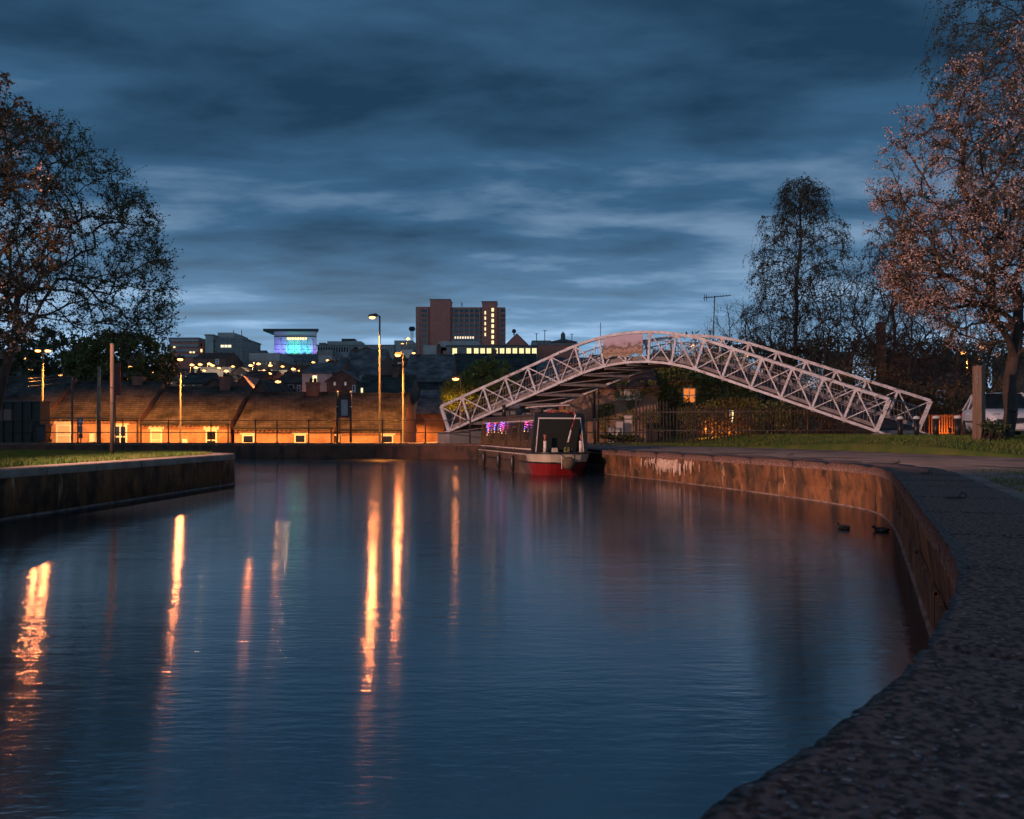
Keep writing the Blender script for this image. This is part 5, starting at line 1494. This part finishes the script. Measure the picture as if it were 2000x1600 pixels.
# ---------------------------------------------------------------- parked car
M['car_silver'] = mat('car_silver', (.80,.82,.85), rough=.35, metal=.15, coat=.5)
M['car_glass'] = mat('car_glass', (.010,.014,.018), rough=.05, spec=.8)
M['tyre'] = mat('tyre', (.015,.015,.016), rough=.85)
M['car_lamp'] = mat('car_lamp', (.55,.57,.6), rough=.12, metal=.3)
def car(cx_, cy_, gz_, rz, label, scale=1.0):
    o = empty('parked_car', (cx_, cy_, gz_), rz, label, 'car')
    # local: front towards -y; stations along y: (y, z_bottom, z_belt, halfwidth_low, halfwidth_belt)
    st = [(-2.12,.34,.62,.62,.66),(-2.05,.26,.74,.74,.76),(-1.85,.22,.84,.84,.82),(-1.45,.20,.93,.88,.85),(-.95,.20,1.00,.89,.86),(0,.20,1.02,.89,.87),(1.0,.20,1.03,.89,.87),(1.7,.22,1.03,.87,.85),(2.0,.28,1.00,.82,.80),(2.12,.38,.92,.74,.72)]
    b_ = MB(); n = 8
    for (y, zb_, zt2, wl_, wb2) in st:
        sec = [(-wl_*.86,zb_),(-wl_,zb_+.14),(-wl_*1.01,(zb_+zt2)/2),(-wb2,zt2-.04),(-wb2*.92,zt2),(wb2*.92,zt2),(wb2,zt2-.04),(wl_*1.01,(zb_+zt2)/2),(wl_,zb_+.14),(wl_*.86,zb_)]
        b_.v += [(x,y,z) for x, z in sec]
    n = 10
    for i in range(len(st)-1):
        for k in range(n): b_.f.append((i*n+k, i*n+(k+1)%n, (i+1)*n+(k+1)%n, (i+1)*n+k))
    b_.f += [tuple(range(n)), tuple((len(st)-1)*n+k for k in range(n))[::-1]]
    b_.build('body', M['car_silver'], o, local=True, smooth=True)
    # greenhouse: roof and pillars in body colour, glass set in
    gh = [(-.95,1.0,.80),(-.10,1.56,.62),(.5,1.62,.63),(1.3,1.58,.61),(1.98,1.02,.76)]
    cb = MB()
    r0 = [(-.93,1.0,.81),(1.98,1.01,.78)]
    B0 = [(-.81,-.95,.99),(.81,-.95,.99),(.78,2.0,1.0),(-.78,2.0,1.0)]; T0 = [(-.62,-.12,1.53),(.62,-.12,1.53),(.60,1.45,1.54),(-.60,1.45,1.54)]
    cb.hexa(B0+T0); cb.build('cabin_glass', M['car_glass'], o, local=True)
    rm = MB(); K = 6
    for i in range(K):
        ya, yb = -.14+1.62*i/K, -.14+1.62*(i+1)/K
        for j in range(4):
            xa, xb = -.63+1.26*j/4, -.63+1.26*(j+1)/4
            zf = lambda x, y: 1.545+.07*(1-(x/.64)**2)*math.sin(math.pi*min(max((y+.3)/2.0,0),1))
            rm.quad((xa,ya,zf(xa,ya)),(xb,ya,zf(xb,ya)),(xb,yb,zf(xb,yb)),(xa,yb,zf(xa,yb)))
    rm.build('roof', M['car_silver'], o, local=True, smooth=True)
    for s in (-1,1):
        for a, b in (((s*.81,-.95,1.0),(s*.62,-.12,1.55)),((s*.62,-.12,1.55),(s*.60,1.46,1.555)),((s*.60,1.46,1.555),(s*.78,2.0,1.0)),((s*.815,.45,1.0),(s*.625,.45,1.55)),((s*.80,1.25,1.0),(s*.61,1.25,1.55))):
            MB().beam(a, b, .06, .05).build('pillar', M['car_silver'], o, local=True)
        MB().hexa([(s*.86-.09,-.72,1.0),(s*.86+.09,-.72,1.0),(s*.86+.09,-.60,1.0),(s*.86-.09,-.60,1.0),(s*.88-.09,-.72,1.13),(s*.88+.09,-.72,1.13),(s*.88+.09,-.62,1.13),(s*.88-.09,-.62,1.13)]).build('mirror', M['car_silver'], o, local=True, bevel=.02)
        MB().ball((s*.62,-1.98,.72), .13, 12, 8, (1,.45,.9)).build('headlight', M['car_lamp'], o, local=True, smooth=True)
        MB().ball((s*.78,2.02,.80), .12, 10, 6, (.6,.4,1.4)).build('tail_light', mat('tail_red', (.3,.01,.01), rough=.2), o, local=True, smooth=True)
        for y in (-1.32,1.32):
            wv = MB().tube([(s*.70,y,.32),(s*.895,y,.32)], .32, 20).build('wheel', M['tyre'], o, local=True)
            MB().tube([(s*.85,y,.32),(s*.905,y,.32)], .20, 16).build('rim', M['galv'], wv, local=True)
        MB().beam((s*.905,-1.0,.56),(s*.905,1.0,.58), .02, .06).build('side_strip', M['dark_paint'], o, local=True)
        for y in (-.35,.75): MB().beam((s*.895,y,.86),(s*.895,y+.16,.86), .03, .03).build('door_handle', M['car_silver'], o, local=True)
    MB().box(-.42,.42,-2.15,-2.05,.50,.66).build('grille', M['dark_paint'], o, local=True)
    MB().hexa([(-.80,-2.16,.27),(.80,-2.16,.27),(.86,-1.95,.27),(-.86,-1.95,.27),(-.80,-2.17,.46),(.80,-2.17,.46),(.87,-1.95,.48),(-.87,-1.95,.48)]).build('bumper', M['car_silver'], o, local=True, bevel=.03)
    MB().box(-.26,.26,-2.19,-2.172,.34,.45).build('number_plate', M['white_paint'], o, local=True)
    MB().tube([(-.3,-1.0,1.03),(.1,-.75,1.12)], .01, 5).build('wiper', M['dark_paint'], o, local=True)
    return o
car(17.25, 28.9, lawn_z(17,28.5)-.02, R(-17), 'silver car parked behind the square wooden post at right')
# ---------------------------------------------------------------- trees
def tubes_np(P0, P1, R0, R1, n):
    P0, P1 = np.asarray(P0), np.asarray(P1); R0, R1 = np.asarray(R0), np.asarray(R1)
    t = P1-P0; t = t/np.maximum(np.linalg.norm(t,axis=1,keepdims=True),1e-6)
    ref = np.where(np.abs(t[:,2:3]) < .9, np.array([[0,0,1.0]]), np.array([[1.0,0,0]]))
    u = np.cross(t, ref); u /= np.maximum(np.linalg.norm(u,axis=1,keepdims=True),1e-6); w_ = np.cross(t, u)
    a = 2*np.pi*np.arange(n)/n
    ring_ = u[:,None,:]*np.cos(a)[None,:,None] + w_[:,None,:]*np.sin(a)[None,:,None]
    V0 = P0[:,None,:]+ring_*R0[:,None,None]; V1 = P1[:,None,:]+ring_*R1[:,None,None]
    V = np.concatenate([V0,V1],axis=1).reshape(-1,3)
    m = len(P0); b = (np.arange(m)*2*n)[:,None]; k = np.arange(n)[None,:]; k2 = (k+1)%n
    Fq = np.stack([b+k, b+k2, b+n+k2, b+n+k],axis=2).reshape(-1,4)
    return V, Fq

def leaves_np(C_, size, rg, aspect=.6, droop=0.0):
    n = len(C_); C_ = np.asarray(C_)
    u = rg.normal(size=(n,3)); u[:,2] -= droop; u /= np.linalg.norm(u,axis=1,keepdims=True)
    v = np.cross(u, rg.normal(size=(n,3))); v /= np.maximum(np.linalg.norm(v,axis=1,keepdims=True),1e-6)
    s = (size*rg.uniform(.6,1.3,n))[:,None]
    V = np.stack([C_, C_+u*s*.5+v*s*aspect*.5, C_+u*s, C_+u*s*.5-v*s*aspect*.5],axis=1).reshape(-1,3)
    return V, np.arange(n*4).reshape(-1,4)

def skeleton(trunk, targets, rg, step=.5, wpath=.45, bulge=.10, jit=.06, tip=.010, expo=.42, bend=.3):
    nodes = [np.array(p, float) for p in trunk]; par = list(range(-1, len(trunk)-1))
    pl_ = [0.0]
    for i in range(1,len(trunk)): pl_.append(pl_[-1]+np.linalg.norm(nodes[i]-nodes[i-1]))
    A = np.zeros((60000,3)); A[:len(nodes)] = nodes; PLn = np.zeros(60000); PLn[:len(nodes)] = pl_
    n = len(nodes); first = max(1, int(len(trunk)*.35))
    base_ = np.array(trunk[-1])
    order = np.argsort(np.linalg.norm(targets-base_,axis=1)); ends = []
    for ti in order:
        t = targets[ti]
        dd = np.linalg.norm(A[first:n]-t,axis=1)
        up_pen = np.maximum(A[first:n,2]-t[2]-.1,0)*.8
        j = first+int(np.argmin(dd + wpath*PLn[first:n] + up_pen))
        p0 = A[j].copy(); dist = np.linalg.norm(t-p0)
        if dist < .12: continue
        k = max(2, int(math.ceil(dist/step))); prev = j
        pj = par[j]
        dirp = (A[j]-A[pj]) if pj >= 0 else np.array([0,0,1.0]); dirp = dirp/(np.linalg.norm(dirp)+1e-6)
        for i in range(1,k+1):
            s = i/k
            q = p0+(t-p0)*s + dirp*dist*bend*s*(1-s)*1.6 + np.array([0,0,bulge*dist*math.sin(math.pi*s)]) + (rg.normal(size=3)*jit*min(dist,1.5) if i < k else 0)
            A[n] = q; par.append(prev); PLn[n] = PLn[prev]+np.linalg.norm(q-A[prev]); prev = n; n += 1
        ends.append(prev)
    cnt = np.zeros(n)
    for e_ in ends: cnt[e_] += 1
    for i in range(n-1,0,-1):
        if par[i] >= 0: cnt[par[i]] += cnt[i]
    rad = tip*np.maximum(cnt,1)**expo
    return A[:n], np.array(par), rad, np.array(ends)

def envelope(rg, n, c, r, shell=.55, zmin=-1.0, fn=None):
    out_ = []
    while len(out_) < n:
        p = rg.normal(size=3); p /= np.linalg.norm(p)
        if p[2] < zmin: continue
        q = p*(rg.random()**(1/3)*(1-shell)+shell if rg.random() < .75 else rg.random()**.5)
        w_ = np.array(c)+q*np.array(r)
        if fn is None or fn(w_): out_.append(w_)
    return np.array(out_)

def make_tree(name, label, base, trunk, targets, seed, bark, leafm, leaf=.09, per=5, twig=.45, ntw=4, tip=.009, expo=.42, step=.5, wpath=.45, droop=0.0, bulge=.08, thick=1.0, group=None, aspect=.6, cat='tree', extra=None, updir=.4, tw_r=.0045, leaf_prob=1.0, blossom=None, minr=0.0):
    rg = np.random.default_rng(seed)
    A, par, rad, ends = skeleton(trunk, targets, rg, step, wpath, bulge, .022, tip, expo, .12)
    rad = np.maximum(rad*thick, minr)
    o = empty(name, base, 0, label, cat, group)
    idx = np.where(par >= 0)[0]
    big = idx[rad[idx] > .035]; sm = idx[rad[idx] <= .035]
    r_par = np.minimum(rad[par], rad*1.6)
    V1, F1 = tubes_np(A[par[big]], A[big], r_par[big], rad[big], 8) if len(big) else (np.zeros((0,3)), np.zeros((0,4),int))
    V2, F2 = tubes_np(A[par[sm]], A[sm], r_par[sm], rad[sm], 4)
    np_mesh('trunk', np.concatenate([V1,V2]), np.concatenate([F1,F2+len(V1)]), bark, o, smooth=True)
    # twigs
    e_ = A[ends]; ed = A[ends]-A[par[ends]]; ed /= np.maximum(np.linalg.norm(ed,axis=1,keepdims=True),1e-6)
    S = np.repeat(e_, ntw, axis=0); Dn = np.repeat(ed, ntw, axis=0) + rg.normal(size=(len(S),3))*.75 + np.array([0,0,updir])
    # some twigs start further down the last branch
    back = rg.random((len(S),1))*.7*np.repeat(np.linalg.norm(A[ends]-A[par[ends]],axis=1),ntw)[:,None]
    S = S - np.repeat(ed, ntw, axis=0)*back
    Dn /= np.linalg.norm(Dn,axis=1,keepdims=True); ln = (twig*rg.uniform(.5,1.3,len(S)))[:,None]
    mid_ = S+Dn*ln*.5; D2 = Dn + np.array([0,0,-droop*1.2]) + rg.normal(size=Dn.shape)*.25; D2 /= np.linalg.norm(D2,axis=1,keepdims=True)
    end_ = mid_+D2*ln*.6
    segs0, segs1 = [S, mid_], [mid_, end_]
    if droop > .3:
        D3 = D2*.35+np.array([0,0,-1.0])+rg.normal(size=Dn.shape)*.18; D3 /= np.linalg.norm(D3,axis=1,keepdims=True)
        e3 = end_+D3*ln*rg.uniform(.6,1.8,(len(S),1)); segs0.append(end_); segs1.append(e3)
    T0, T1 = np.concatenate(segs0), np.concatenate(segs1)
    Vt, Ft = tubes_np(T0, T1, np.full(len(T0),tw_r), np.full(len(T0),tw_r*.65), 3)
    tw = np_mesh('twigs', Vt, Ft, bark, o); tag(tw, kind='stuff')
    if leafm is not None and per > 0:
        k = rg.random((len(T0)*per,1)); L0 = np.repeat(T0,per,axis=0); L1 = np.repeat(T1,per,axis=0)
        C_ = L0+(L1-L0)*k + rg.normal(size=L0.shape)*leaf*.25
        keep = rg.random(len(C_)) < leaf_prob
        C_ = C_[keep]
        if blossom is not None:
            bm_, bs, bn_ = blossom
            ne = len(end_); pick = rg.random(ne) < bn_
            Cb = end_[pick] - (end_[pick]-mid_[pick])*rg.random((pick.sum(),1))*.8
            kq = 24
            Vb, Fb = leaves_np(np.repeat(Cb,kq,axis=0)+rg.normal(size=(len(Cb)*kq,3))*np.array([.11,.11,.08])*np.repeat(rg.uniform(.6,1.4,(len(Cb),1)),kq,axis=0), bs, rg, .95)
            ob = np_mesh('blossom', Vb, Fb, bm_, o); tag(ob, kind='stuff')
        Vl, Fl = leaves_np(C_, leaf, rg, aspect, droop)
        ol = np_mesh('crown', Vl, Fl, leafm, o); tag(ol, kind='stuff')
    return o

M['bark'] = mat('bark', (.075,.05,.038), (.04,.028,.022), rough=.9, scale=6, stretch=(1,1,.3), bump=.5, bscale=15)
M['bark_birch'] = mat('bark_birch', (.09,.075,.07), (.035,.03,.028), rough=.85, scale=3, stretch=(1,1,2))
M['leaf_dark'] = mat('leaf_dark', (.045,.065,.022), (.07,.085,.03), rough=.7, scale=1.2)
M['leaf_spring'] = mat('leaf_spring', (.085,.10,.022), (.13,.115,.03), rough=.65, scale=.8)
M['leaf_birch'] = mat('leaf_birch', (.035,.045,.024), (.06,.065,.03), rough=.7, scale=1)
M['leaf_bush'] = mat('leaf_bush', (.10,.17,.03), (.14,.19,.045), rough=.65, scale=.9)
M['leaf_ivy'] = mat('leaf_ivy', (.16,.16,.03), (.22,.19,.045), rough=.6, scale=.9)
M['leaf_brown'] = mat('leaf_brown', (.19,.10,.045), (.13,.10,.04), rough=.8, scale=.7)
M['leaf_bronze'] = mat('leaf_bronze', (.075,.05,.018), (.10,.065,.024), rough=.65, scale=.9)
M['blossom'] = mat('blossom', (.34,.22,.19), (.52,.38,.33), rough=.7, scale=1.2)

def trunk_pts(base, top, n, wob, rg):
    b, t = np.array(base,float), np.array(top,float)
    return [b+(t-b)*i/(n-1) + (rg.normal(size=3)*wob*np.array([1,1,0]) if 0 < i < n-1 else 0) for i in range(n)]
rg0 = np.random.default_rng(5)

# left: big dark fan-shaped tree
b = (PX(-28,29),29,Q-.05); t_ = (PX(28,29.5),29.5,PZ(655,29))
tg = envelope(rg0, 1100, (PX(10,31),31,PZ(560,31)), (6.0,5.6,6.5), .68, -.30)
make_tree('leafing_tree', 'large dark tree with fanned branches and small young leaves at left', b, trunk_pts(b,t_,6,.06,rg0), tg, 11, M['bark'], M['leaf_dark'], leaf=.095, per=3, twig=.62, ntw=8, tip=.008, expo=.40, step=.7, wpath=.22, bulge=.05, thick=1.0, updir=.5, tw_r=.0055)
# left: flowering tree at the picture edge, nearer
b = (PX(-190,20),20,Q-.05); t_ = (PX(-160,20),20,3.6)
tg = envelope(rg0, 330, (PX(-110,20),20,PZ(430,20)), (2.75,2.6,4.4), .5, -.75)
make_tree('flowering_tree', 'flowering tree with bronze leaves cut by the left edge', b, trunk_pts(b,t_,5,.05,rg0), tg, 12, M['bark'], M['leaf_bronze'], leaf=.10, per=5, twig=.4, ntw=4, tip=.012, wpath=.4, blossom=(M['blossom'],.05,.30), tw_r=.006)
# round green tree behind the left houses
b = (PX(255,70),70,-2.7); t_ = (PX(250,70),70,3.0)
tg = envelope(rg0, 320, (PX(238,71),71,PZ(712,71)), (4.6,4.0,2.7), .5, -.8)
make_tree('round_tree', 'round green tree behind the terrace roofs at left', b, trunk_pts(b,t_,4,.05,rg0), tg, 13, M['bark'], M['leaf_spring'], leaf=.26, per=6, twig=.7, ntw=5, tip=.02, step=.9)
b = (PX(90,76),76,-2.7); t_ = (PX(90,76),76,3.0)
tg = envelope(rg0, 220, (PX(60,77),77,PZ(705,77)), (6.0,4.0,3.0), .5, -.8)
make_tree('round_tree', 'dim green tree at far left behind the twin lamp', b, trunk_pts(b,t_,4,.05,rg0), tg, 14, M['bark'], M['leaf_dark'], leaf=.28, per=6, twig=.7, ntw=5, tip=.02, step=.9)
# shrub by the left bridge foot
for k, (x, d, zc_, rx, rz_, lb_) in enumerate([(955,64,755,2.3,2.2,'tall green shrub behind the left slope of the bridge'),(900,63,775,1.5,1.3,'smaller green shrub left of the tall one by the bridge')]):
    b = (PX(x,d),d,hill(PX(x,d),d)); t_ = (PX(x,d),d,PZ(zc_,d)-.6)
    tg = envelope(rg0, 170, (PX(x,d),d,PZ(zc_,d)), (rx,1.6,rz_), .45, -.8)
    make_tree('green_shrub', lb_, b, trunk_pts(b,t_,4,.05,rg0), tg, 15+k, M['bark'], M['leaf_bush'], leaf=.17, per=7, twig=.45, ntw=5, tip=.012, step=.6, cat='shrub')
# birch
def birch(x, d, ytop, w_, seed, label, n=420, zlow=.22, leafp=.8, tx=None, group=None, per=3):
    gb = lawn_z(PX(x,d),d)-.1 if d < 60 else .5
    zt_ = PZ(ytop,d); b = (PX(x,d),d,gb); t_ = (PX(tx or x,d),d,zt_-1.0)
    rg = np.random.default_rng(seed)
    tg = []
    H = zt_-gb
    lob = [(rg.uniform(0,2*np.pi), rg.uniform(.35,.95), rg.uniform(.55,1.0)) for _ in range(9)]
    while len(tg) < n:
        s = rg.uniform(zlow,1.0)
        prof = min(1.0, (1.02-s)/.22)**.55 * min(1.0, .55+(s-zlow)/.5)
        a = rg.uniform(0,2*np.pi)
        k_ = .72+.35*max(math.cos(a-l_[0])*l_[2]*max(0,1-abs(s-l_[1])/.16) for l_ in lob)
        r_ = w_*prof*k_*(rg.random()**.5)
        tg.append((PX(x,d)+(t_[0]-b[0])*s+r_*math.cos(a), d+r_*math.sin(a), gb+H*s))
    return make_tree('birch_tree', label, b, trunk_pts(b,t_,12,.09,rg), np.array(tg), seed, M['bark_birch'], M['leaf_birch'], leaf=.13, per=per, twig=.62, ntw=4, tip=.013, expo=.40, step=.8, wpath=.55, droop=.85, bulge=.10, tw_r=.008, group=group, leaf_prob=leafp, thick=.9, updir=-.1)
birch(1547, 60, 350, 4.3, 21, 'tall slender birch standing alone behind the bridge', 720, tx=1562, per=4)
birch(1745, 62, 425, 3.0, 22, 'birch half hidden behind the blossom at right', 400)
birch(2030, 40, -260, 5.4, 23, 'tall birch whose twigs fill the top right corner', 950, zlow=.38)
# bare thicket trees
def bare(x, d, ytop, w_, seed, label, n=150, lean=0, zl=.3, lm=None, lp=.25):
    gb = .8; b = (PX(x,d),d,gb); zt_ = PZ(ytop,d); t_ = (PX(x+lean,d),d,gb+(zt_-gb)*.5)
    rg = np.random.default_rng(seed)
    tg = envelope(rg, n, (PX(x+lean,d),d,gb+(zt_-gb)*.66), (w_,w_,(zt_-gb)*.36), .5, -.95)
    return make_tree('bare_tree', label, b, trunk_pts(b,t_,6,.10,rg), tg, seed, M['bark'], lm or M['leaf_birch'], leaf=.10, per=2, twig=.75, ntw=4, tip=.011, expo=.42, step=.8, wpath=.35, updir=.45, tw_r=.007, group='bare trees behind the bridge', leaf_prob=lp)
for k, a in enumerate([(1440,57,590,2.2,'left of the tall birch'),(1490,58,565,2.4,'close left of the birch trunk'),(1612,56,505,2.3,'close right of the birch trunk'),(1662,55,520,2.2,'just left of the brick chimney stack'),
                       (1700,57,500,2.4,'before the brick chimney stack'),(1772,50,545,2.3,'with forked trunk right of the chimney stack'),(1822,51,560,2.1,'slim, left of the square wooden post'),(1868,49,520,2.2,'slim, right beside the square wooden post'),(1925,55,560,2.4,'behind the cherry trunk')]):
    bare(a[0],a[1],a[2],a[3],40+k,'leafless thin tree '+a[4], 210, random.uniform(-15,15))
# cherry in blossom
b = (PX(1966,25),25,lawn_z(PX(1966,25),25)-.05); t_ = (PX(1990,25.2),25.2,PZ(590,25))
def chf(p):
    # pixel-free shape: drooping lower left skirts, open below
    return p[2] > 3.6 + max(0, (15.3-p[0]))*.38
tg = np.concatenate([envelope(rg0, 640, (16.7,25.2,8.5), (5.2,4.6,5.1), .5, -.9, chf), envelope(rg0, 200, (13.4,24.6,6.6), (1.9,2.2,2.0), .4, -.8)])
make_tree('cherry_tree', 'cherry tree in pink blossom with dark trunk at the right edge', b, trunk_pts(b,t_,6,.05,rg0), tg, 31, M['bark'], M['leaf_bronze'], leaf=.085, per=3, twig=.46, ntw=6, tip=.012, expo=.41, step=.55, wpath=.35, blossom=(M['blossom'],.052,.40), tw_r=.006, updir=.0)
# hedge and undergrowth behind the fence
def bush(name, label, c, r, n, leafm, leaf, seed, group=None, cat='bush'):
    rg = np.random.default_rng(seed)
    o = empty(name, (c[0],c[1],c[2]-r[2]), 0, label, cat, group)
    lob = [(np.array([rg.uniform(-.7,.7),rg.uniform(-.6,.6),rg.uniform(-.2,.7)]), rg.uniform(.35,.6)) for _ in range(14)]
    pts_ = []
    k = np.array(r)
    for l_, s in lob:
        q = rg.normal(size=(n//14,3)); q /= np.linalg.norm(q,axis=1,keepdims=True); q *= (rg.random((n//14,1))**.35)
        pts_.append(np.array(c)+(l_+q*s)*k)
    C_ = np.concatenate(pts_); C_ = C_[C_[:,2] > c[2]-r[2]]
    V, Fq = leaves_np(C_, leaf, rg, .7)
    tag(np_mesh('foliage', V, Fq, leafm, o), kind='stuff')
    root_ = np.array([c[0],c[1],c[2]-r[2]])
    E = C_[rg.integers(0,len(C_),60)]; S = root_+rg.normal(size=(60,3))*np.array([r[0]*.4,r[1]*.3,0])
    V, Fq = tubes_np(S, E, np.full(60,.025), np.full(60,.008), 4)
    np_mesh('stems', V, Fq, M['bark'], o)
    return o
hg = 'bushes behind the bridge and fence'
for k, a in enumerate([
    ((PX(1520,48),48,1.9),(2.2,1.6,1.9),2600,'leaf_ivy','yellow green bush left of the birch trunk behind the truss'),
    ((PX(1420,43.5),43.5,1.35),(1.5,1.0,.9),1800,'leaf_bronze','low bush lit orange by the garden lamps'),
    ((PX(1600,50),50,2.9),(3.4,2.0,2.7),3600,'leaf_brown','brown thicket below the birch, behind the bridge'),
    ((PX(1710,51),51,3.0),(3.6,2.0,2.9),3600,'leaf_brown','brown thicket below the chimney stack'),
    ((PX(1790,46),46,2.2),(2.2,1.6,1.9),2400,'leaf_bronze','bronze bush behind the right end of the bridge'),
    ((PX(1960,49),49,2.6),(3.6,2.0,2.4),3200,'leaf_brown','dark thicket behind the parked car'),
    ((PX(1890,56),56,3.6),(3.0,2.0,2.8),2600,'leaf_bronze','yellowish bush above the red tiled roof at right'),
    ((PX(1490,60),60,3.4),(4.0,2.0,3.2),3000,'leaf_brown','brown thicket left of the birch'),
    ((PX(1940,23.8),23.8,1.45),(.55,.4,.35),700,'leaf_dark','small dark shrub at the foot of the cherry'),
    ((PX(1212,41.2),41.2,1.05),(.9,.3,.16),700,'leaf_dark','low weeds at the foot of the railing'),
    ((PX(1635,38.5),38.5,1.5),(1.2,.6,.7),1000,'leaf_brown','low bramble under the right truss'),
    ]):
    bush('bush', a[4], a[0], a[1], a[2], M[a[3]], .16 if a[0][1] > 40 else .09, 60+k, hg)
# far wooded ridge at right
for k in range(9):
    x = 1420+k*75; d = 150+20*(k%3)
    bush('ridge_tree', 'dim tree on the far ridge at right, %s from the left' % ordw[k], (PX(x,d),d,PZ(700,d)), (7.5,4,4.2), 1500, M['leaf_brown'], .55, 90+k, 'dim trees on the far ridge at right', 'tree')
# ivy on the two cottages
def ivy(o_, x0, x1, y0, y1, d, n, label, seed, hang=0.0, thick=.35, dens=None):
    rg = np.random.default_rng(seed)
    px_ = rg.uniform(x0,x1,n); py_ = rg.uniform(y0,y1,n)
    keep = np.array([ (mnoise.noise((a*.03,b*.03,seed)) > -.15+hang) and not (1334 < a < 1358 and 760 < b < 786 and not (a < 1346 and b > 776)) and not (1422 < a < 1437 and 798 < b < 830) for a, b in zip(px_,py_)])
    px_, py_ = px_[keep], py_[keep]
    C_ = np.stack([(px_-1000)/F*d, d-.02-thick*rg.random(len(px_))*np.array([.4+.6*abs(mnoise.noise((a*.02,b*.02,3))) for a, b in zip(px_,py_)]), CZ-(py_-HY)/F*d],1)
    V, Fq = leaves_np(C_, .15, rg, .8)
    o = np_mesh('ivy', V, Fq, M['leaf_ivy'], o_); tag(o, label, kind='stuff')
ivy(cot, 1168, 1290, 745, 855, CD, 2600, 'ivy trailing over the cottage wall', 3, hang=.12)
ivy(ic, 1284, 1484, 735, 860, 50, 6500, 'ivy covering the house wall', 4, hang=-.4, thick=.6)
ivyroof = np.random.default_rng(9)
n = 4200
px_ = ivyroof.uniform(1284,1484,n); s_ = ivyroof.random(n)
C_ = np.stack([(px_-1000)/F*50, 50+4*s_, PZ(742,50)+(PZ(700,54)-PZ(742,50))*s_+.05+.3*ivyroof.random(n)],1)
V, Fq = leaves_np(C_, .17, ivyroof, .8)
tag(np_mesh('ivy', V, Fq, M['leaf_ivy'], ic), 'ivy covering the house roof', kind='stuff')
